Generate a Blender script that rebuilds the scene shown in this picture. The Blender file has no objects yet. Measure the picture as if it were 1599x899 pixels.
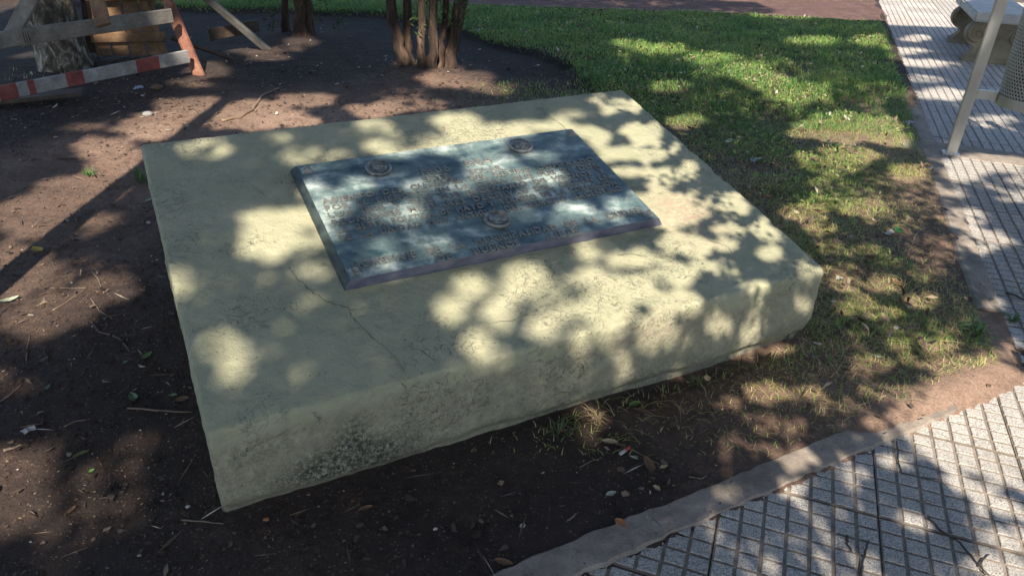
import bpy, bmesh, math, random
import numpy as np
from mathutils import Vector, Matrix
random.seed(7); RNG = np.random.default_rng(11)
SC = bpy.context.scene
COL = SC.collection
R = math.radians

# ------------------------------------------------------------------ camera, sky, sun, exposure
SUN_EL = R(48)
COT = 1 / math.tan(SUN_EL)
cam = bpy.data.cameras.new('camera'); cam.lens = 26.34; cam.sensor_width = 36; cam.clip_start = .02; cam.clip_end = 500
camo = bpy.data.objects.new('camera', cam); COL.objects.link(camo)
CX, CF, CD = (0.99942, 0.01695, 0.02956), (0.0, 0.86742, -0.49757), (0.03407, -0.49728, -0.86692)
camo.matrix_world = Matrix(((CX[0], -CD[0], -CF[0], 0), (CX[1], -CD[1], -CF[1], 0), (CX[2], -CD[2], -CF[2], 1.55), (0, 0, 0, 1)))
SC.camera = camo
W = bpy.data.worlds.new('World'); SC.world = W; W.use_nodes = True
nt = W.node_tree; bg = nt.nodes['Background']
sky = nt.nodes.new('ShaderNodeTexSky'); sky.sky_type = 'NISHITA'; sky.sun_disc = False
sky.sun_elevation = SUN_EL; sky.sun_rotation = R(180)
nt.links.new(sky.outputs[0], bg.inputs[0]); bg.inputs[1].default_value = 0.102
sl = bpy.data.lights.new('sun', 'SUN'); sl.energy = 5.0; sl.angle = R(0.53); sl.color = (1, .89, .735)
slo = bpy.data.objects.new('sun', sl); COL.objects.link(slo); slo.rotation_euler = (math.pi / 2 - SUN_EL, 0, 0); slo.location = (0, -6, 8)
SC.view_settings.view_transform = 'Standard'; SC.view_settings.look = 'None'; SC.view_settings.exposure = 0.98; SC.view_settings.gamma = 1

# ------------------------------------------------------------------ measured layout (metres)
GROW = .022
GAPS = [(-0.546,3.363,0.029,0.006,-0.007,0.051,1),(-0.468,3.293,0.058,0.012,-0.006,0.049,1),(-0.505,3.43,0.035,0.008,-0.006,0.052,0.7),(-0.583,3.541,0.05,0.011,-0.007,0.049,0.8),(-0.309,3.648,0.043,0.01,-0.004,0.058,1),(-0.25,3.578,0.053,0.012,-0.004,0.062,1),(-0.211,3.684,0.027,0.006,-0.003,0.052,1),(-0.25,3.455,0.031,0.007,-0.004,0.059,1),(-0.358,3.45,0.03,0.007,-0.005,0.053,0.7),(-0.139,3.497,0.079,0.017,-0.005,0.109,1),(-0.111,3.597,0.038,0.008,-0.002,0.057,1),(-0.044,3.631,0.033,0.007,-0.001,0.045,1),(-0.356,3.345,0.1,0.021,-0.003,0.028,0.9),(0.074,3.671,0.062,0.014,0,0.052,0.8),(0.164,3.704,0.057,0.013,0.001,0.053,1),(0.313,3.672,0.072,0.016,0.003,0.053,1),(0.239,3.844,0.074,0.017,0.001,0.042,0.6),(0.368,4.057,0.031,0.008,0.002,0.038,0.8),(0.414,3.921,0.024,0.006,0.003,0.044,1),(0.039,3.548,0.022,0.005,-0,0.019,1),(0.351,3.603,0.026,0.006,0.002,0.039,1),(0.384,3.468,0.025,0.005,0.003,0.049,1),(0.466,4.007,0.069,0.017,0.005,0.06,0.8),(0.547,3.989,0.031,0.008,0.005,0.06,1),(0.367,3.638,0.023,0.005,0.002,0.033,1),(0.518,3.737,0.042,0.009,0.007,0.082,1),(0.608,3.757,0.036,0.008,0.01,0.097,1),(0.608,3.626,0.023,0.005,0.004,0.033,1),(0.538,3.643,0.026,0.006,0.004,0.046,1),(0.455,3.5,0.039,0.008,0.005,0.062,1),(0.486,3.537,0.026,0.005,0.004,0.044,1),(0.581,3.508,0.029,0.006,0.005,0.044,1),(0.54,3.463,0.017,0.003,0.003,0.031,1),(0.675,3.589,0.023,0.005,0.006,0.045,0.7),(0.447,3.334,0.033,0.006,0.003,0.035,1),(0.523,3.343,0.016,0.003,0.003,0.029,1),(0.6,3.307,0.05,0.009,0.009,0.075,1),(0.566,3.245,0.027,0.005,0.005,0.045,1),(0.717,3.433,0.026,0.005,0.007,0.055,1),(0.686,3.346,0.034,0.006,0.006,0.047,1),(0.728,3.354,0.014,0.003,0.004,0.029,1),(0.591,3.117,0.093,0.016,0.008,0.069,1),(0.621,3.046,0.091,0.015,0.009,0.072,1),(0.818,3.157,0.071,0.012,0.012,0.07,1),(0.863,3.112,0.027,0.005,0.008,0.043,1),(0.711,3.051,0.032,0.005,0.007,0.046,1),(0.936,2.989,0.037,0.006,0.01,0.05,1),(0.51,3.027,0.026,0.004,0.004,0.04,1),(0.474,3.097,0.026,0.005,0.002,0.026,1),(0.722,3.219,0.019,0.003,0.004,0.028,0.5),(0.613,2.817,0.074,0.011,0.008,0.064,1),(0.603,2.969,0.077,0.012,0.007,0.059,1),(0.647,2.769,0.049,0.007,0.006,0.045,1),(0.792,2.942,0.036,0.006,0.008,0.049,0.8),(0.834,2.934,0.026,0.004,0.007,0.039,1),(0.773,2.828,0.035,0.005,0.006,0.037,1),(0.863,3.097,0.049,0.008,0.01,0.053,1),(0.929,2.788,0.041,0.006,0.01,0.046,1),(0.966,2.927,0.042,0.007,0.01,0.049,1),(1.076,2.704,0.046,0.006,0.011,0.044,1),(0.432,2.69,0.028,0.004,0.004,0.043,1),(0.361,2.668,0.023,0.003,0.003,0.038,1),(0.51,2.664,0.033,0.005,0.005,0.042,0.8),(0.6,2.614,0.028,0.004,0.007,0.05,1),(0.655,2.671,0.038,0.005,0.006,0.043,1),(0.746,2.671,0.048,0.007,0.009,0.052,0.4),(0.38,2.483,0.057,0.007,0.006,0.077,1),(0.327,2.345,0.046,0.005,0.006,0.078,1),(0.303,2.263,0.037,0.004,0.003,0.047,1),(0.478,2.538,0.027,0.004,0.004,0.04,0.6),(0.563,2.438,0.045,0.005,0.006,0.049,1),(0.501,2.409,0.04,0.005,0.004,0.037,1),(0.831,2.572,0.048,0.006,0.007,0.037,1),(0.86,2.544,0.033,0.004,0.007,0.036,1),(-0.186,2.309,0.031,0.004,-0.004,0.054,1),(-0.124,2.441,0.041,0.005,-0.003,0.059,1),(0.035,2.518,0.056,0.007,-0.001,0.065,1),(0.001,2.431,0.029,0.004,-0.001,0.04,1),(-0.053,2.318,0.03,0.004,-0.002,0.052,1),(-0.026,2.26,0.02,0.002,-0.001,0.02,1),(-0.095,2.155,0.027,0.003,-0.003,0.063,0.9),(-0.04,2.105,0.019,0.002,-0.001,0.024,0.5),(0.097,2.24,0.04,0.004,0,0.046,0.9),(0.098,2.315,0.024,0.003,0,0.031,0.7),(0.18,2.335,0.029,0.003,0.001,0.042,0.9),(0.258,2.691,0.023,0.003,0.001,0.021,1),(0.258,2.548,0.026,0.004,0.002,0.039,1),(0.289,2.521,0.022,0.003,0.002,0.035,1),(0.261,2.398,0.034,0.004,0.003,0.055,1),(0.297,2.296,0.05,0.006,0.004,0.062,1),(0.222,2.214,0.032,0.003,0.002,0.053,1),(0.387,2.458,0.035,0.004,0.004,0.053,1),(0.104,2.408,0.029,0.004,0,0.036,0.5),(0.158,2.47,0.026,0.003,0.001,0.034,0.4),(-1.157,3.222,0.048,0.01,-0.01,0.036,0.7),(-0.913,3.33,0.046,0.01,-0.009,0.044,0.3),(-0.796,3.226,0.069,0.014,-0.009,0.047,0.55),(-0.7,3.219,0.058,0.012,-0.008,0.047,0.45),(-0.675,3.144,0.023,0.004,-0.006,0.036,0.45),(-0.804,2.74,0.071,0.012,-0.012,0.054,0.9),(-0.827,2.686,0.04,0.006,-0.008,0.036,0.8),(-0.732,2.783,0.025,0.004,-0.008,0.038,0.8),(-0.79,2.658,0.076,0.012,-0.013,0.06,1),(-0.783,2.551,0.054,0.008,-0.007,0.03,1),(-0.707,2.602,0.044,0.007,-0.009,0.043,0.8),(-0.642,2.476,0.027,0.004,-0.007,0.036,0.5),(-0.607,2.292,0.029,0.004,-0.007,0.036,0.4),(-0.762,2.035,0.042,0.004,-0.013,0.051,0.65),(-0.794,2.081,0.034,0.004,-0.011,0.043,0.45),(-1.011,2.361,0.014,0.002,-0.012,0.04,0.5),(-0.627,2.16,0.021,0.002,-0.006,0.031,0.35),(-0.751,1.813,0.028,0.002,-0.013,0.049,0.75),(-0.731,1.924,0.032,0.003,-0.009,0.034,0.65),(-0.73,1.735,0.018,0.001,-0.007,0.026,0.65),(-0.713,2.946,0.026,0.005,-0.005,0.028,1),(-0.628,2.827,0.064,0.011,-0.009,0.052,1),(-0.622,2.892,0.052,0.009,-0.007,0.041,1),(-0.556,2.989,0.045,0.008,-0.007,0.047,1),(-0.654,2.765,0.029,0.005,-0.008,0.047,1),(-0.604,2.658,0.02,0.003,-0.006,0.032,0.8),(-0.27,3.345,0.035,0.007,-0.002,0.028,1),(-0.196,3.338,0.051,0.01,-0.002,0.034,1),(-0.106,3.379,0.041,0.008,-0.001,0.035,1),(-0.155,3.278,0.03,0.006,-0.002,0.05,1),(-0.098,3.186,0.049,0.009,-0.002,0.053,1),(-0.3,3.075,0.033,0.006,-0.003,0.03,0.7),(-0.347,3.017,0.025,0.005,-0.003,0.034,0.6),(-0.358,2.849,0.031,0.005,-0.006,0.058,1),(-0.448,2.821,0.026,0.004,-0.004,0.035,0.7),(-0.186,3.046,0.043,0.008,-0.002,0.03,0.8),(0.004,3.184,0.063,0.012,-0.001,0.042,1),(-0.048,3.26,0.03,0.006,-0.001,0.038,1),(0.105,3.358,0.037,0.007,0,0.023,0.6),(0.137,3.193,0.03,0.006,0.001,0.043,1),(0.054,3.053,0.027,0.005,-0,0.03,0.6),(-0.428,2.583,0.051,0.007,-0.007,0.051,0.75),(-0.276,2.638,0.047,0.007,-0.005,0.053,0.75),(-0.381,2.489,0.024,0.003,-0.004,0.03,0.4),(0.22,2.954,0.049,0.008,0.001,0.039,1),(0.392,3.022,0.045,0.008,0.003,0.04,1),(0.027,2.871,0.033,0.005,-0,0.032,0.6),(0.179,2.868,0.028,0.005,0.001,0.032,0.5),(0.338,2.903,0.049,0.008,0.002,0.028,0.7),(0.25,2.771,0.019,0.003,0.001,0.027,0.8),(0.471,2.318,0.052,0.014,-0.004,0.027,1),(0.872,2.455,0.042,0.012,-0.012,0.042,1),(0.857,2.381,0.043,0.011,-0.011,0.038,1),(0.72,2.385,0.05,0.014,-0.008,0.032,1),(0.857,2.315,0.029,0.007,-0.005,0.019,0.6),(1.06,2.557,0.036,0.01,-0.009,0.024,1),(0.466,2.26,0.043,0.011,-0.004,0.024,1),(0.578,2.309,0.025,0.006,-0.003,0.017,0.6),(1.012,2.36,0.049,0.012,-0.005,0.014,1),(0.351,2.184,0.027,0.007,-0.003,0.024,0.6),(0.586,2.185,0.031,0.007,-0.003,0.014,0.7),(0.365,2.179,0.023,0.005,-0.004,0.028,0.6),(0.21,2.105,0.023,0.005,-0.002,0.028,0.55),(0.373,2.12,0.025,0.006,-0.005,0.036,0.7),(0.252,1.967,0.031,0.006,-0.002,0.016,1),(-0.664,1.667,0.027,0.004,0.003,0.022,0.6),(-0.621,1.697,0.016,0.003,0.002,0.016,0.4),(-0.734,1.498,0.016,0.001,0.003,0.021,0.4),(0.265,1.875,0.029,0.002,0.004,0.047,1),(-0.625,1.409,0.047,0.002,-0.013,0.044,0.8),(-0.395,1.368,0.033,0.001,-0.005,0.025,0.4),(-2.319,4.581,0.155,0.017,-0.07,0.161,1),(-2.458,4.293,0.128,0.013,-0.054,0.111,1),(-2.334,5.042,0.067,0.008,-0.053,0.131,1),(-2.19,5.152,0.086,0.01,-0.045,0.121,1),(-2.267,4.731,0.088,0.01,-0.049,0.118,1),(-1.915,4.883,0.165,0.019,-0.043,0.124,1),(-1.804,5.105,0.129,0.015,-0.042,0.134,1),(-1.751,4.746,0.162,0.018,-0.025,0.079,1),(-1.624,4.96,0.105,0.012,-0.033,0.113,1),(-2.744,4.596,0.116,0.013,-0.032,0.062,0.7),(-2.305,4.084,0.141,0.014,-0.039,0.082,1),(-1.522,5.362,0.113,0.014,-0.021,0.081,1),(-1.456,4.835,0.124,0.014,-0.022,0.081,1),(-1.005,5.166,0.11,0.013,-0.013,0.076,1),(-0.542,6.041,0.153,0.02,-0.016,0.179,1),(-0.362,6.123,0.103,0.014,-0.007,0.122,1),(-0.18,5.831,0.099,0.013,-0.003,0.075,0.7),(-0.874,5.562,0.118,0.015,-0.013,0.086,0.6),(-0.686,5.315,0.114,0.014,-0.008,0.064,0.7),(-2.024,7.202,0.069,0.011,-0.021,0.081,0.8),(-2.168,6.579,0.074,0.011,-0.021,0.069,0.8),(-2.101,6.917,0.056,0.009,-0.021,0.076,0.7),(-2.47,6.041,0.069,0.01,-0.029,0.08,0.8),(-2.193,5.683,0.093,0.012,-0.025,0.072,0.6),(-2.506,5.736,0.066,0.009,-0.028,0.073,0.7),(-2.192,3.991,0.087,0.008,-0.05,0.109,1),(-2.228,3.826,0.084,0.008,-0.036,0.074,0.8),(-2.229,3.407,0.107,0.009,-0.061,0.115,0.9),(-2.198,3.169,0.101,0.008,-0.068,0.123,0.9),(-2.138,2.881,0.08,0.006,-0.052,0.088,0.8),(-2.044,3.151,0.063,0.005,-0.042,0.081,0.6),(-2.007,3.269,0.074,0.006,-0.036,0.072,0.7),(-1.878,2.69,0.064,0.005,-0.037,0.069,0.6),(-1.97,2.557,0.074,0.005,-0.052,0.089,0.7),(-1.612,2.601,0.07,0.005,-0.031,0.066,0.9),(-1.692,2.475,0.085,0.006,-0.037,0.07,0.8),(-1.748,2.395,0.071,0.005,-0.037,0.067,0.8),(-1.745,2.305,0.057,0.004,-0.029,0.051,0.6),(-1.647,1.994,0.052,0.003,-0.02,0.034,0.7),(-1.415,1.603,0.063,0.003,-0.037,0.062,0.85),(-1.339,1.523,0.052,0.002,-0.025,0.043,0.85),(-1.325,1.628,0.044,0.002,-0.029,0.053,0.6),(-1.209,1.591,0.036,0.002,-0.021,0.041,0.55),(-1.338,1.437,0.037,0.002,-0.024,0.04,0.7),(-1.132,1.375,0.033,0.001,-0.018,0.034,0.4),(-0.887,1.246,0.047,0.002,-0.01,0.023,0.5),(0.864,2.09,0.067,0.004,0.013,0.048,1),(0.732,2.025,0.039,0.002,0.008,0.035,0.7),(0.821,1.929,0.064,0.003,0.012,0.043,0.7),(0.721,1.809,0.071,0.004,0.013,0.051,0.8),(0.859,1.816,0.061,0.003,0.013,0.046,0.8),(0.576,1.724,0.027,0.001,0.006,0.031,0.5),(0.869,1.749,0.05,0.002,0.011,0.038,1),(0.628,1.596,0.034,0.002,0.008,0.033,0.6),(0.524,1.536,0.04,0.002,0.007,0.037,0.6),(0.824,1.646,0.038,0.002,0.009,0.029,1),(1.013,1.706,0.039,0.002,0.011,0.031,1),(1.167,1.77,0.028,0.001,0.012,0.029,1),(1.178,1.622,0.023,0.001,0.022,0.05,1),(1.141,1.526,0.022,0.001,0.014,0.031,1),(1.164,1.372,0.034,0.001,0.013,0.028,1),(1.443,1.864,0.063,0.003,0.028,0.057,1),(1.621,1.973,0.077,0.004,0.041,0.075,1),(1.593,1.848,0.063,0.003,0.031,0.056,1),(1.446,1.949,0.054,0.003,0.021,0.043,1),(1.43,1.76,0.04,0.002,0.018,0.035,0.7),(0.635,1.317,0.023,0.001,0.005,0.02,1),(0.744,1.499,0.025,0.001,0.007,0.026,0.7),(0.844,1.418,0.07,0.003,0.016,0.049,0.7),(0.575,1.364,0.068,0.003,0.009,0.038,0.7),(0.941,1.359,0.051,0.002,0.015,0.038,0.75),(1.461,1.635,0.046,0.002,0.021,0.037,0.6),(2.323,4.275,0.064,0.006,0.029,0.066,1),(1.817,3.719,0.124,0.011,0.05,0.132,1),(1.62,3.735,0.088,0.008,0.033,0.097,1),(1.451,3.62,0.069,0.006,0.029,0.093,1),(1.829,3.586,0.041,0.003,0.03,0.075,1),(1.585,2.883,0.072,0.005,0.031,0.077,1),(1.438,2.872,0.057,0.004,0.028,0.076,1),(1.694,2.74,0.056,0.004,0.022,0.049,1),(1.501,2.631,0.067,0.004,0.027,0.067,0.8),(1.605,2.416,0.063,0.004,0.023,0.05,1),(1.796,2.33,0.062,0.004,0.03,0.056,0.8),(1.635,2.196,0.071,0.004,0.026,0.051,0.8),(1.902,2.434,0.036,0.002,0.028,0.05,0.8),(1.335,2.083,0.068,0.004,0.02,0.048,0.6),(1.431,2.053,0.056,0.003,0.022,0.047,0.7),(2.332,3.635,0.035,0.003,0.034,0.068,1),(1.998,2.739,0.045,0.003,0.023,0.044,0.8),(2.306,3.387,0.046,0.004,0.04,0.076,1),(2.923,4.486,0.253,0.025,0.051,0.096,1),(2.679,4.32,0.081,0.008,0.045,0.09,0.8),(2.855,4.082,0.097,0.009,0.069,0.123,0.6),(1.905,6.519,0.142,0.019,0.051,0.205,1),(2.003,6.174,0.136,0.018,0.045,0.165,1),(2.139,5.85,0.156,0.019,0.052,0.169,1),(2.915,7.843,0.206,0.032,0.041,0.126,1),(3.516,7.939,0.14,0.022,0.063,0.162,1),(1.695,6.903,0.149,0.022,0.032,0.151,0.8),(1.295,7.2,0.154,0.023,0.021,0.136,0.8),(1.024,7.403,0.1,0.016,0.013,0.114,0.7),(2.269,5.24,0.133,0.015,0.05,0.14,1),(2.048,5.055,0.115,0.013,0.039,0.117,1),(2.183,4.917,0.112,0.012,0.031,0.084,1),(2.506,5.162,0.094,0.01,0.049,0.121,0.8),(1.172,5.929,0.072,0.009,0.013,0.077,0.7),(1.577,6.341,0.099,0.013,0.023,0.108,0.6),(1.151,5.142,0.055,0.006,0.014,0.075,0.8),(1.791,4.501,0.066,0.007,0.023,0.072,0.8),(2.066,4.542,0.105,0.01,0.05,0.134,0.8),(1.758,4.339,0.08,0.008,0.022,0.068,0.6),(2.497,4.897,0.072,0.008,0.041,0.097,0.8),(4.266,8.44,0.09,0.015,0.049,0.108,1),(3.909,7.762,0.097,0.015,0.041,0.093,0.7),(3.805,7.23,0.162,0.023,0.038,0.082,1),(3.485,6.596,0.083,0.011,0.032,0.07,0.7),(3.422,6.139,0.139,0.017,0.059,0.123,1),(3.426,5.414,0.1,0.011,0.053,0.099,0.7),(3.558,7.271,0.065,0.009,0.035,0.083,1),(3.691,7.671,0.068,0.01,0.039,0.091,1),(3.055,5.979,0.054,0.007,0.043,0.098,0.6),(1.785,4.082,0.095,0.009,0.028,0.082,0.5),(2.613,6.313,0.112,0.015,0.046,0.129,0.4),(1.718,3.116,0.061,0.005,0.025,0.06,0.4),(0.674,9.754,0.484,0.097,0.005,0.094,0.3),(1.46,9.728,0.407,0.08,0.018,0.14,0.5),(2.587,9.506,0.407,0.077,0.044,0.179,0.5),(3.294,9.304,0.486,0.089,0.055,0.172,0.8),(3.98,9.518,0.334,0.061,0.118,0.314,1),(1.9,4.302,0.16,0.015,0.055,0.156,0.6),(1.521,3.61,0.103,0.009,0.033,0.101,0.6),(2.044,3.738,0.107,0.009,0.053,0.124,0.6),(1.491,3.232,0.063,0.005,0.024,0.07,0.6),(1.65,3.21,0.078,0.006,0.027,0.07,0.6),(1.843,3.001,0.075,0.005,0.034,0.075,0.5),(1.409,2.69,0.082,0.005,0.024,0.064,0.6),(1.494,2.454,0.077,0.005,0.028,0.065,0.6),(1.316,2.443,0.051,0.003,0.024,0.064,0.4),(1.612,2.29,0.073,0.004,0.029,0.059,0.7),(1.716,2.178,0.059,0.003,0.021,0.039,0.8),(1.259,2.115,0.068,0.004,0.018,0.045,0.6),(1.097,2.035,0.066,0.004,0.018,0.05,0.6),(1.01,2.101,0.057,0.003,0.014,0.044,0.5),(1.232,1.941,0.086,0.005,0.019,0.046,0.7),(1.016,1.806,0.082,0.004,0.015,0.042,0.7),(0.896,1.908,0.053,0.003,0.014,0.045,0.6),(2.286,6.292,0.222,0.029,0.132,0.426,0.4),(2.133,6.922,0.242,0.035,0.067,0.253,0.35),(2.963,7.301,0.257,0.038,0.118,0.333,0.35),(1.186,6.787,0.233,0.033,0.036,0.244,0.35),(1.434,5.78,0.127,0.016,0.03,0.147,0.4),(2.735,5.943,0.16,0.02,0.076,0.193,0.5),(2.309,3.938,0.112,0.01,0.054,0.116,0.6),(2.03,3.274,0.08,0.006,0.041,0.086,0.5),(1.754,3.889,0.147,0.013,0.04,0.114,0.5),(2.051,4.01,0.113,0.01,0.048,0.119,0.5),(1.969,3.488,0.101,0.008,0.042,0.095,0.4),(1.502,3.45,0.083,0.007,0.026,0.078,0.7),(1.429,2.972,0.088,0.006,0.031,0.086,0.6),(1.298,2.272,0.096,0.006,0.023,0.058,0.6),(1.51,2.325,0.074,0.004,0.023,0.051,0.6),(1.525,2.024,0.089,0.005,0.025,0.049,0.8),(1.698,2.103,0.069,0.004,0.02,0.037,0.9),(1.303,1.913,0.085,0.004,0.017,0.039,0.8),(1.719,2.561,0.079,0.005,0.028,0.059,0.5),(1.779,6.64,0.231,0.032,0.064,0.282,0.5),(2.244,6.701,0.235,0.033,0.069,0.239,0.5),(2.093,5.518,0.198,0.023,0.054,0.17,0.5),(1.75,5.477,0.196,0.023,0.04,0.151,0.4),(2.776,6.773,0.24,0.033,0.069,0.195,0.35),(2.476,5.4,0.122,0.014,0.05,0.131,0.5),(1.103,7.017,0.24,0.035,0.024,0.181,0.4),(2.861,8.148,0.427,0.07,0.063,0.203,0.3),(3.563,8.599,0.302,0.051,0.069,0.187,0.3),(-2.307,3.297,0.178,0.015,-0.107,0.189,0.85),(-2.258,3.626,0.193,0.017,-0.087,0.169,0.85),(-2.225,4.062,0.141,0.014,-0.066,0.142,0.8),(-1.798,2.579,0.174,0.012,-0.053,0.1,0.45),(-2.036,2.724,0.103,0.007,-0.05,0.087,0.8),(-1.751,2.744,0.104,0.007,-0.038,0.077,0.5),(-2.266,4.79,0.242,0.027,-0.077,0.187,0.9),(-2.099,5.025,0.169,0.02,-0.053,0.145,0.8),(-1.816,2.429,0.119,0.008,-0.046,0.082,0.4),(-0.37,1.323,0.065,0.003,-0.006,0.028,0.3),(-0.048,1.468,0.07,0.003,-0.001,0.032,0.25),(0.199,1.502,0.053,0.002,0.002,0.028,0.3),(-0.266,1.529,0.054,0.002,-0.003,0.024,0.25),(-0.505,1.338,0.049,0.002,-0.006,0.025,0.35),(-0.139,1.313,0.065,0.003,-0.002,0.024,0.25),(-1.028,1.47,0.069,0.003,-0.017,0.037,0.3),(-0.789,1.306,0.064,0.003,-0.011,0.028,0.3),(-1.065,1.673,0.056,0.003,-0.017,0.038,0.25),(0.865,1.533,0.055,0.002,0.013,0.039,0.6),(0.717,1.391,0.051,0.002,0.01,0.034,0.6),(1.289,1.791,0.061,0.003,0.022,0.048,0.7),(1.358,1.418,0.044,0.002,0.02,0.035,0.7),(1.078,1.406,0.038,0.002,0.014,0.031,0.6),(1.04,1.565,0.033,0.002,0.012,0.03,0.6),(1.482,1.743,0.052,0.003,0.019,0.034,0.6),(0.433,1.317,0.049,0.002,0.004,0.024,0.5),(0.965,1.611,0.038,0.002,0.011,0.031,0.6),(1.312,1.529,0.037,0.002,0.015,0.029,0.5),(-0.597,6.305,0.063,0.002,0.001,0.055,1),(-0.642,6.404,0.031,0.001,0.001,0.036,0.8),(-0.927,6.494,0.031,0.001,0.001,0.031,1),(-0.772,6.512,0.026,0.001,0.001,0.031,1),(-0.768,6.644,0.03,0.001,0.001,0.035,0.6),(-0.662,6.44,0.031,0.001,0.001,0.031,0.7),(-0.4,6.633,0.035,0.001,-0,0.035,0.4),(-2.571,6.19,0.043,0.001,0.007,0.033,1),(-2.518,6.032,0.039,0.001,0.007,0.034,1),(-2.587,6.271,0.038,0.001,0.007,0.033,0.6),(-2.497,5.895,0.035,0.001,0.007,0.035,0.5),(-3.868,5.81,0.04,0.001,0.009,0.027,0.3),(-3.244,5.916,0.049,0.001,0.007,0.026,0.3),(-2.443,6.827,0.043,0.001,0.006,0.032,0.8),(-2.326,6.729,0.038,0.001,0.005,0.028,0.8),(-3.453,6.834,0.054,0.002,0.01,0.037,0.8),(-3.42,6.612,0.044,0.001,0.012,0.048,1),(-3.8,6.741,0.043,0.001,0.011,0.037,1),(-3.856,6.822,0.038,0.001,0.01,0.032,1),(-4.087,6.424,0.028,0.001,0.012,0.039,0.8),(-3.367,6.542,0.033,0.001,0.01,0.039,1),(-3.885,6.454,0.044,0.001,0.013,0.044,0.6)]
GRASS=[(-2.306,3.529,0),(-2.776,5.256,0),(-2.545,6.245,0),(-1.911,5.719,0),(-1.571,6.385,0),(-1.557,7.421,0),(-0.989,5.477,0),(-0.538,5.711,0),(-0.061,6.486,0),(0.161,6.727,0.1),(-0.706,7.56,0),(-2.042,7.905,0),(-2.68,7.86,0),(-3.04,9.009,1),(-2.036,9.123,1),(-1.551,8.881,1),(-1.107,8.805,1),(-0.289,8.108,1),(0.231,7.418,1),(0.518,7.054,1),(0.64,6.362,1),(0.354,5.976,0.8),(0.098,5.736,0.4),(-0.238,5.57,0.15),(1.216,7.874,1),(1.763,7.376,1),(2.578,8.097,1),(3.286,8.213,1),(3.28,7.334,1),(2.811,6.137,1),(2.252,6.931,1),(1.247,6.132,1),(1.397,5.598,0.9),(1.009,6.306,1),(1.229,5.106,0.15),(1.177,5.189,0.2),(1.401,4.982,0.8),(1.749,5.473,0.95),(2.333,6.274,1),(1.504,5.333,0.5),(2.055,4.984,0.1),(2.156,4.731,0.12),(1.92,5.258,0.8),(2.31,5.458,0.8),(2.448,5.096,0.7),(2.407,4.633,0.4),(2.29,4.313,0.9),(1.518,4.604,0.75),(1.295,4.349,0.2),(1.479,4.173,0.35),(1.319,3.989,0.3),(1.638,4.327,0.6),(1.898,4.408,0.5),(1.937,4.094,0.85),(1.571,3.871,0.7),(1.689,3.705,0.85),(1.9,3.81,0.8),(1.548,3.491,0.6),(1.728,3.451,0.5),(2.121,3.919,0.25),(2.27,3.932,0.1),(1.969,3.564,0.15),(1.871,3.127,0.05),(1.837,3.328,0.1),(1.608,3.14,0.8),(1.473,3.097,0.6),(1.471,2.856,0.3),(1.639,2.925,0.6),(1.76,2.82,0.4),(1.577,2.649,0.7),(1.423,2.59,0.7),(1.299,2.533,0.7),(1.208,2.348,0.5),(1.689,2.607,0.35),(1.849,2.667,0.2),(1.726,2.423,1),(1.603,2.372,0.8),(1.466,2.28,0.45),(1.805,2.342,0.35),(1.955,2.482,0.5),(1.298,2.271,0.15),(1.033,2.177,0.3),(0.897,2.094,0.55),(0.762,2.087,0.45),(0.665,2.046,0.4),(0.608,1.973,0.25),(0.75,1.948,0.1),(0.424,1.866,0.1),(0.282,1.875,0.5),(0.156,1.792,0.35),(0.348,1.926,0.3),(0.524,1.856,0.02),(0.954,1.926,0.08),(1.18,1.971,0.1),(1.376,1.981,0.12),(0.018,1.727,0),(-0.326,1.455,0),(-0.629,1.312,0),(0.394,1.636,0),(1.561,2.095,0.02),(2.026,3.138,0),(1.961,2.89,0),(-1.175,1.417,0),(-1.631,1.953,0),(-2.095,3.634,0),(3.317,6.843,0.8),(3.027,5.974,0.7),(2.843,5.44,0.4)]


# ------------------------------------------------------------------ numpy helpers
def _h(ix, iy, iz, seed):
    n = (ix * 374761393 + iy * 668265263 + iz * 2147483647 + seed * 974634777) & 0xFFFFFFFF
    n = ((n ^ (n >> 13)) * 1274126177) & 0xFFFFFFFF
    return ((n ^ (n >> 16)) & 0xFFFF) / 65535.0
def vnoise(p, scale=1.0, seed=0):
    """smooth value noise in -1..1 on an (n,2) or (n,3) array"""
    p = np.asarray(p, float) * scale
    if p.shape[1] == 2: p = np.c_[p, np.zeros(len(p))]
    i = np.floor(p).astype(np.int64); f = p - i; f = f * f * (3 - 2 * f)
    o = 0
    for a in (0, 1):
        for b in (0, 1):
            for c in (0, 1):
                w = (f[:, 0] if a else 1 - f[:, 0]) * (f[:, 1] if b else 1 - f[:, 1]) * (f[:, 2] if c else 1 - f[:, 2])
                o = o + w * _h(i[:, 0] + a, i[:, 1] + b, i[:, 2] + c, seed)
    return o * 2 - 1
def fbm(p, scale, seed=0, oct=3):
    o = 0; a = 1.0
    for k in range(oct): o = o + a * vnoise(p, scale * 2 ** k, seed + k); a *= .5
    return o / 1.75
def sstep(a, b, x):
    t = np.clip((x - a) / (b - a), 0, 1); return t * t * (3 - 2 * t)
def field(pts, x, y, s=.16, dflt=0.0):
    """value interpolated between measured points"""
    num = np.full(x.shape, dflt * 1e-4); den = np.full(x.shape, 1e-4)
    for px, py, v in pts:
        d2 = (x - px) ** 2 + (y - py) ** 2; ss = s * (1 + .12 * max(py - 2, 0))
        w = np.exp(-d2 / (2 * ss * ss)) + .02 / (1 + (d2 / (ss * ss)) ** 2); num += w * v; den += w
    return num / den
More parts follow.
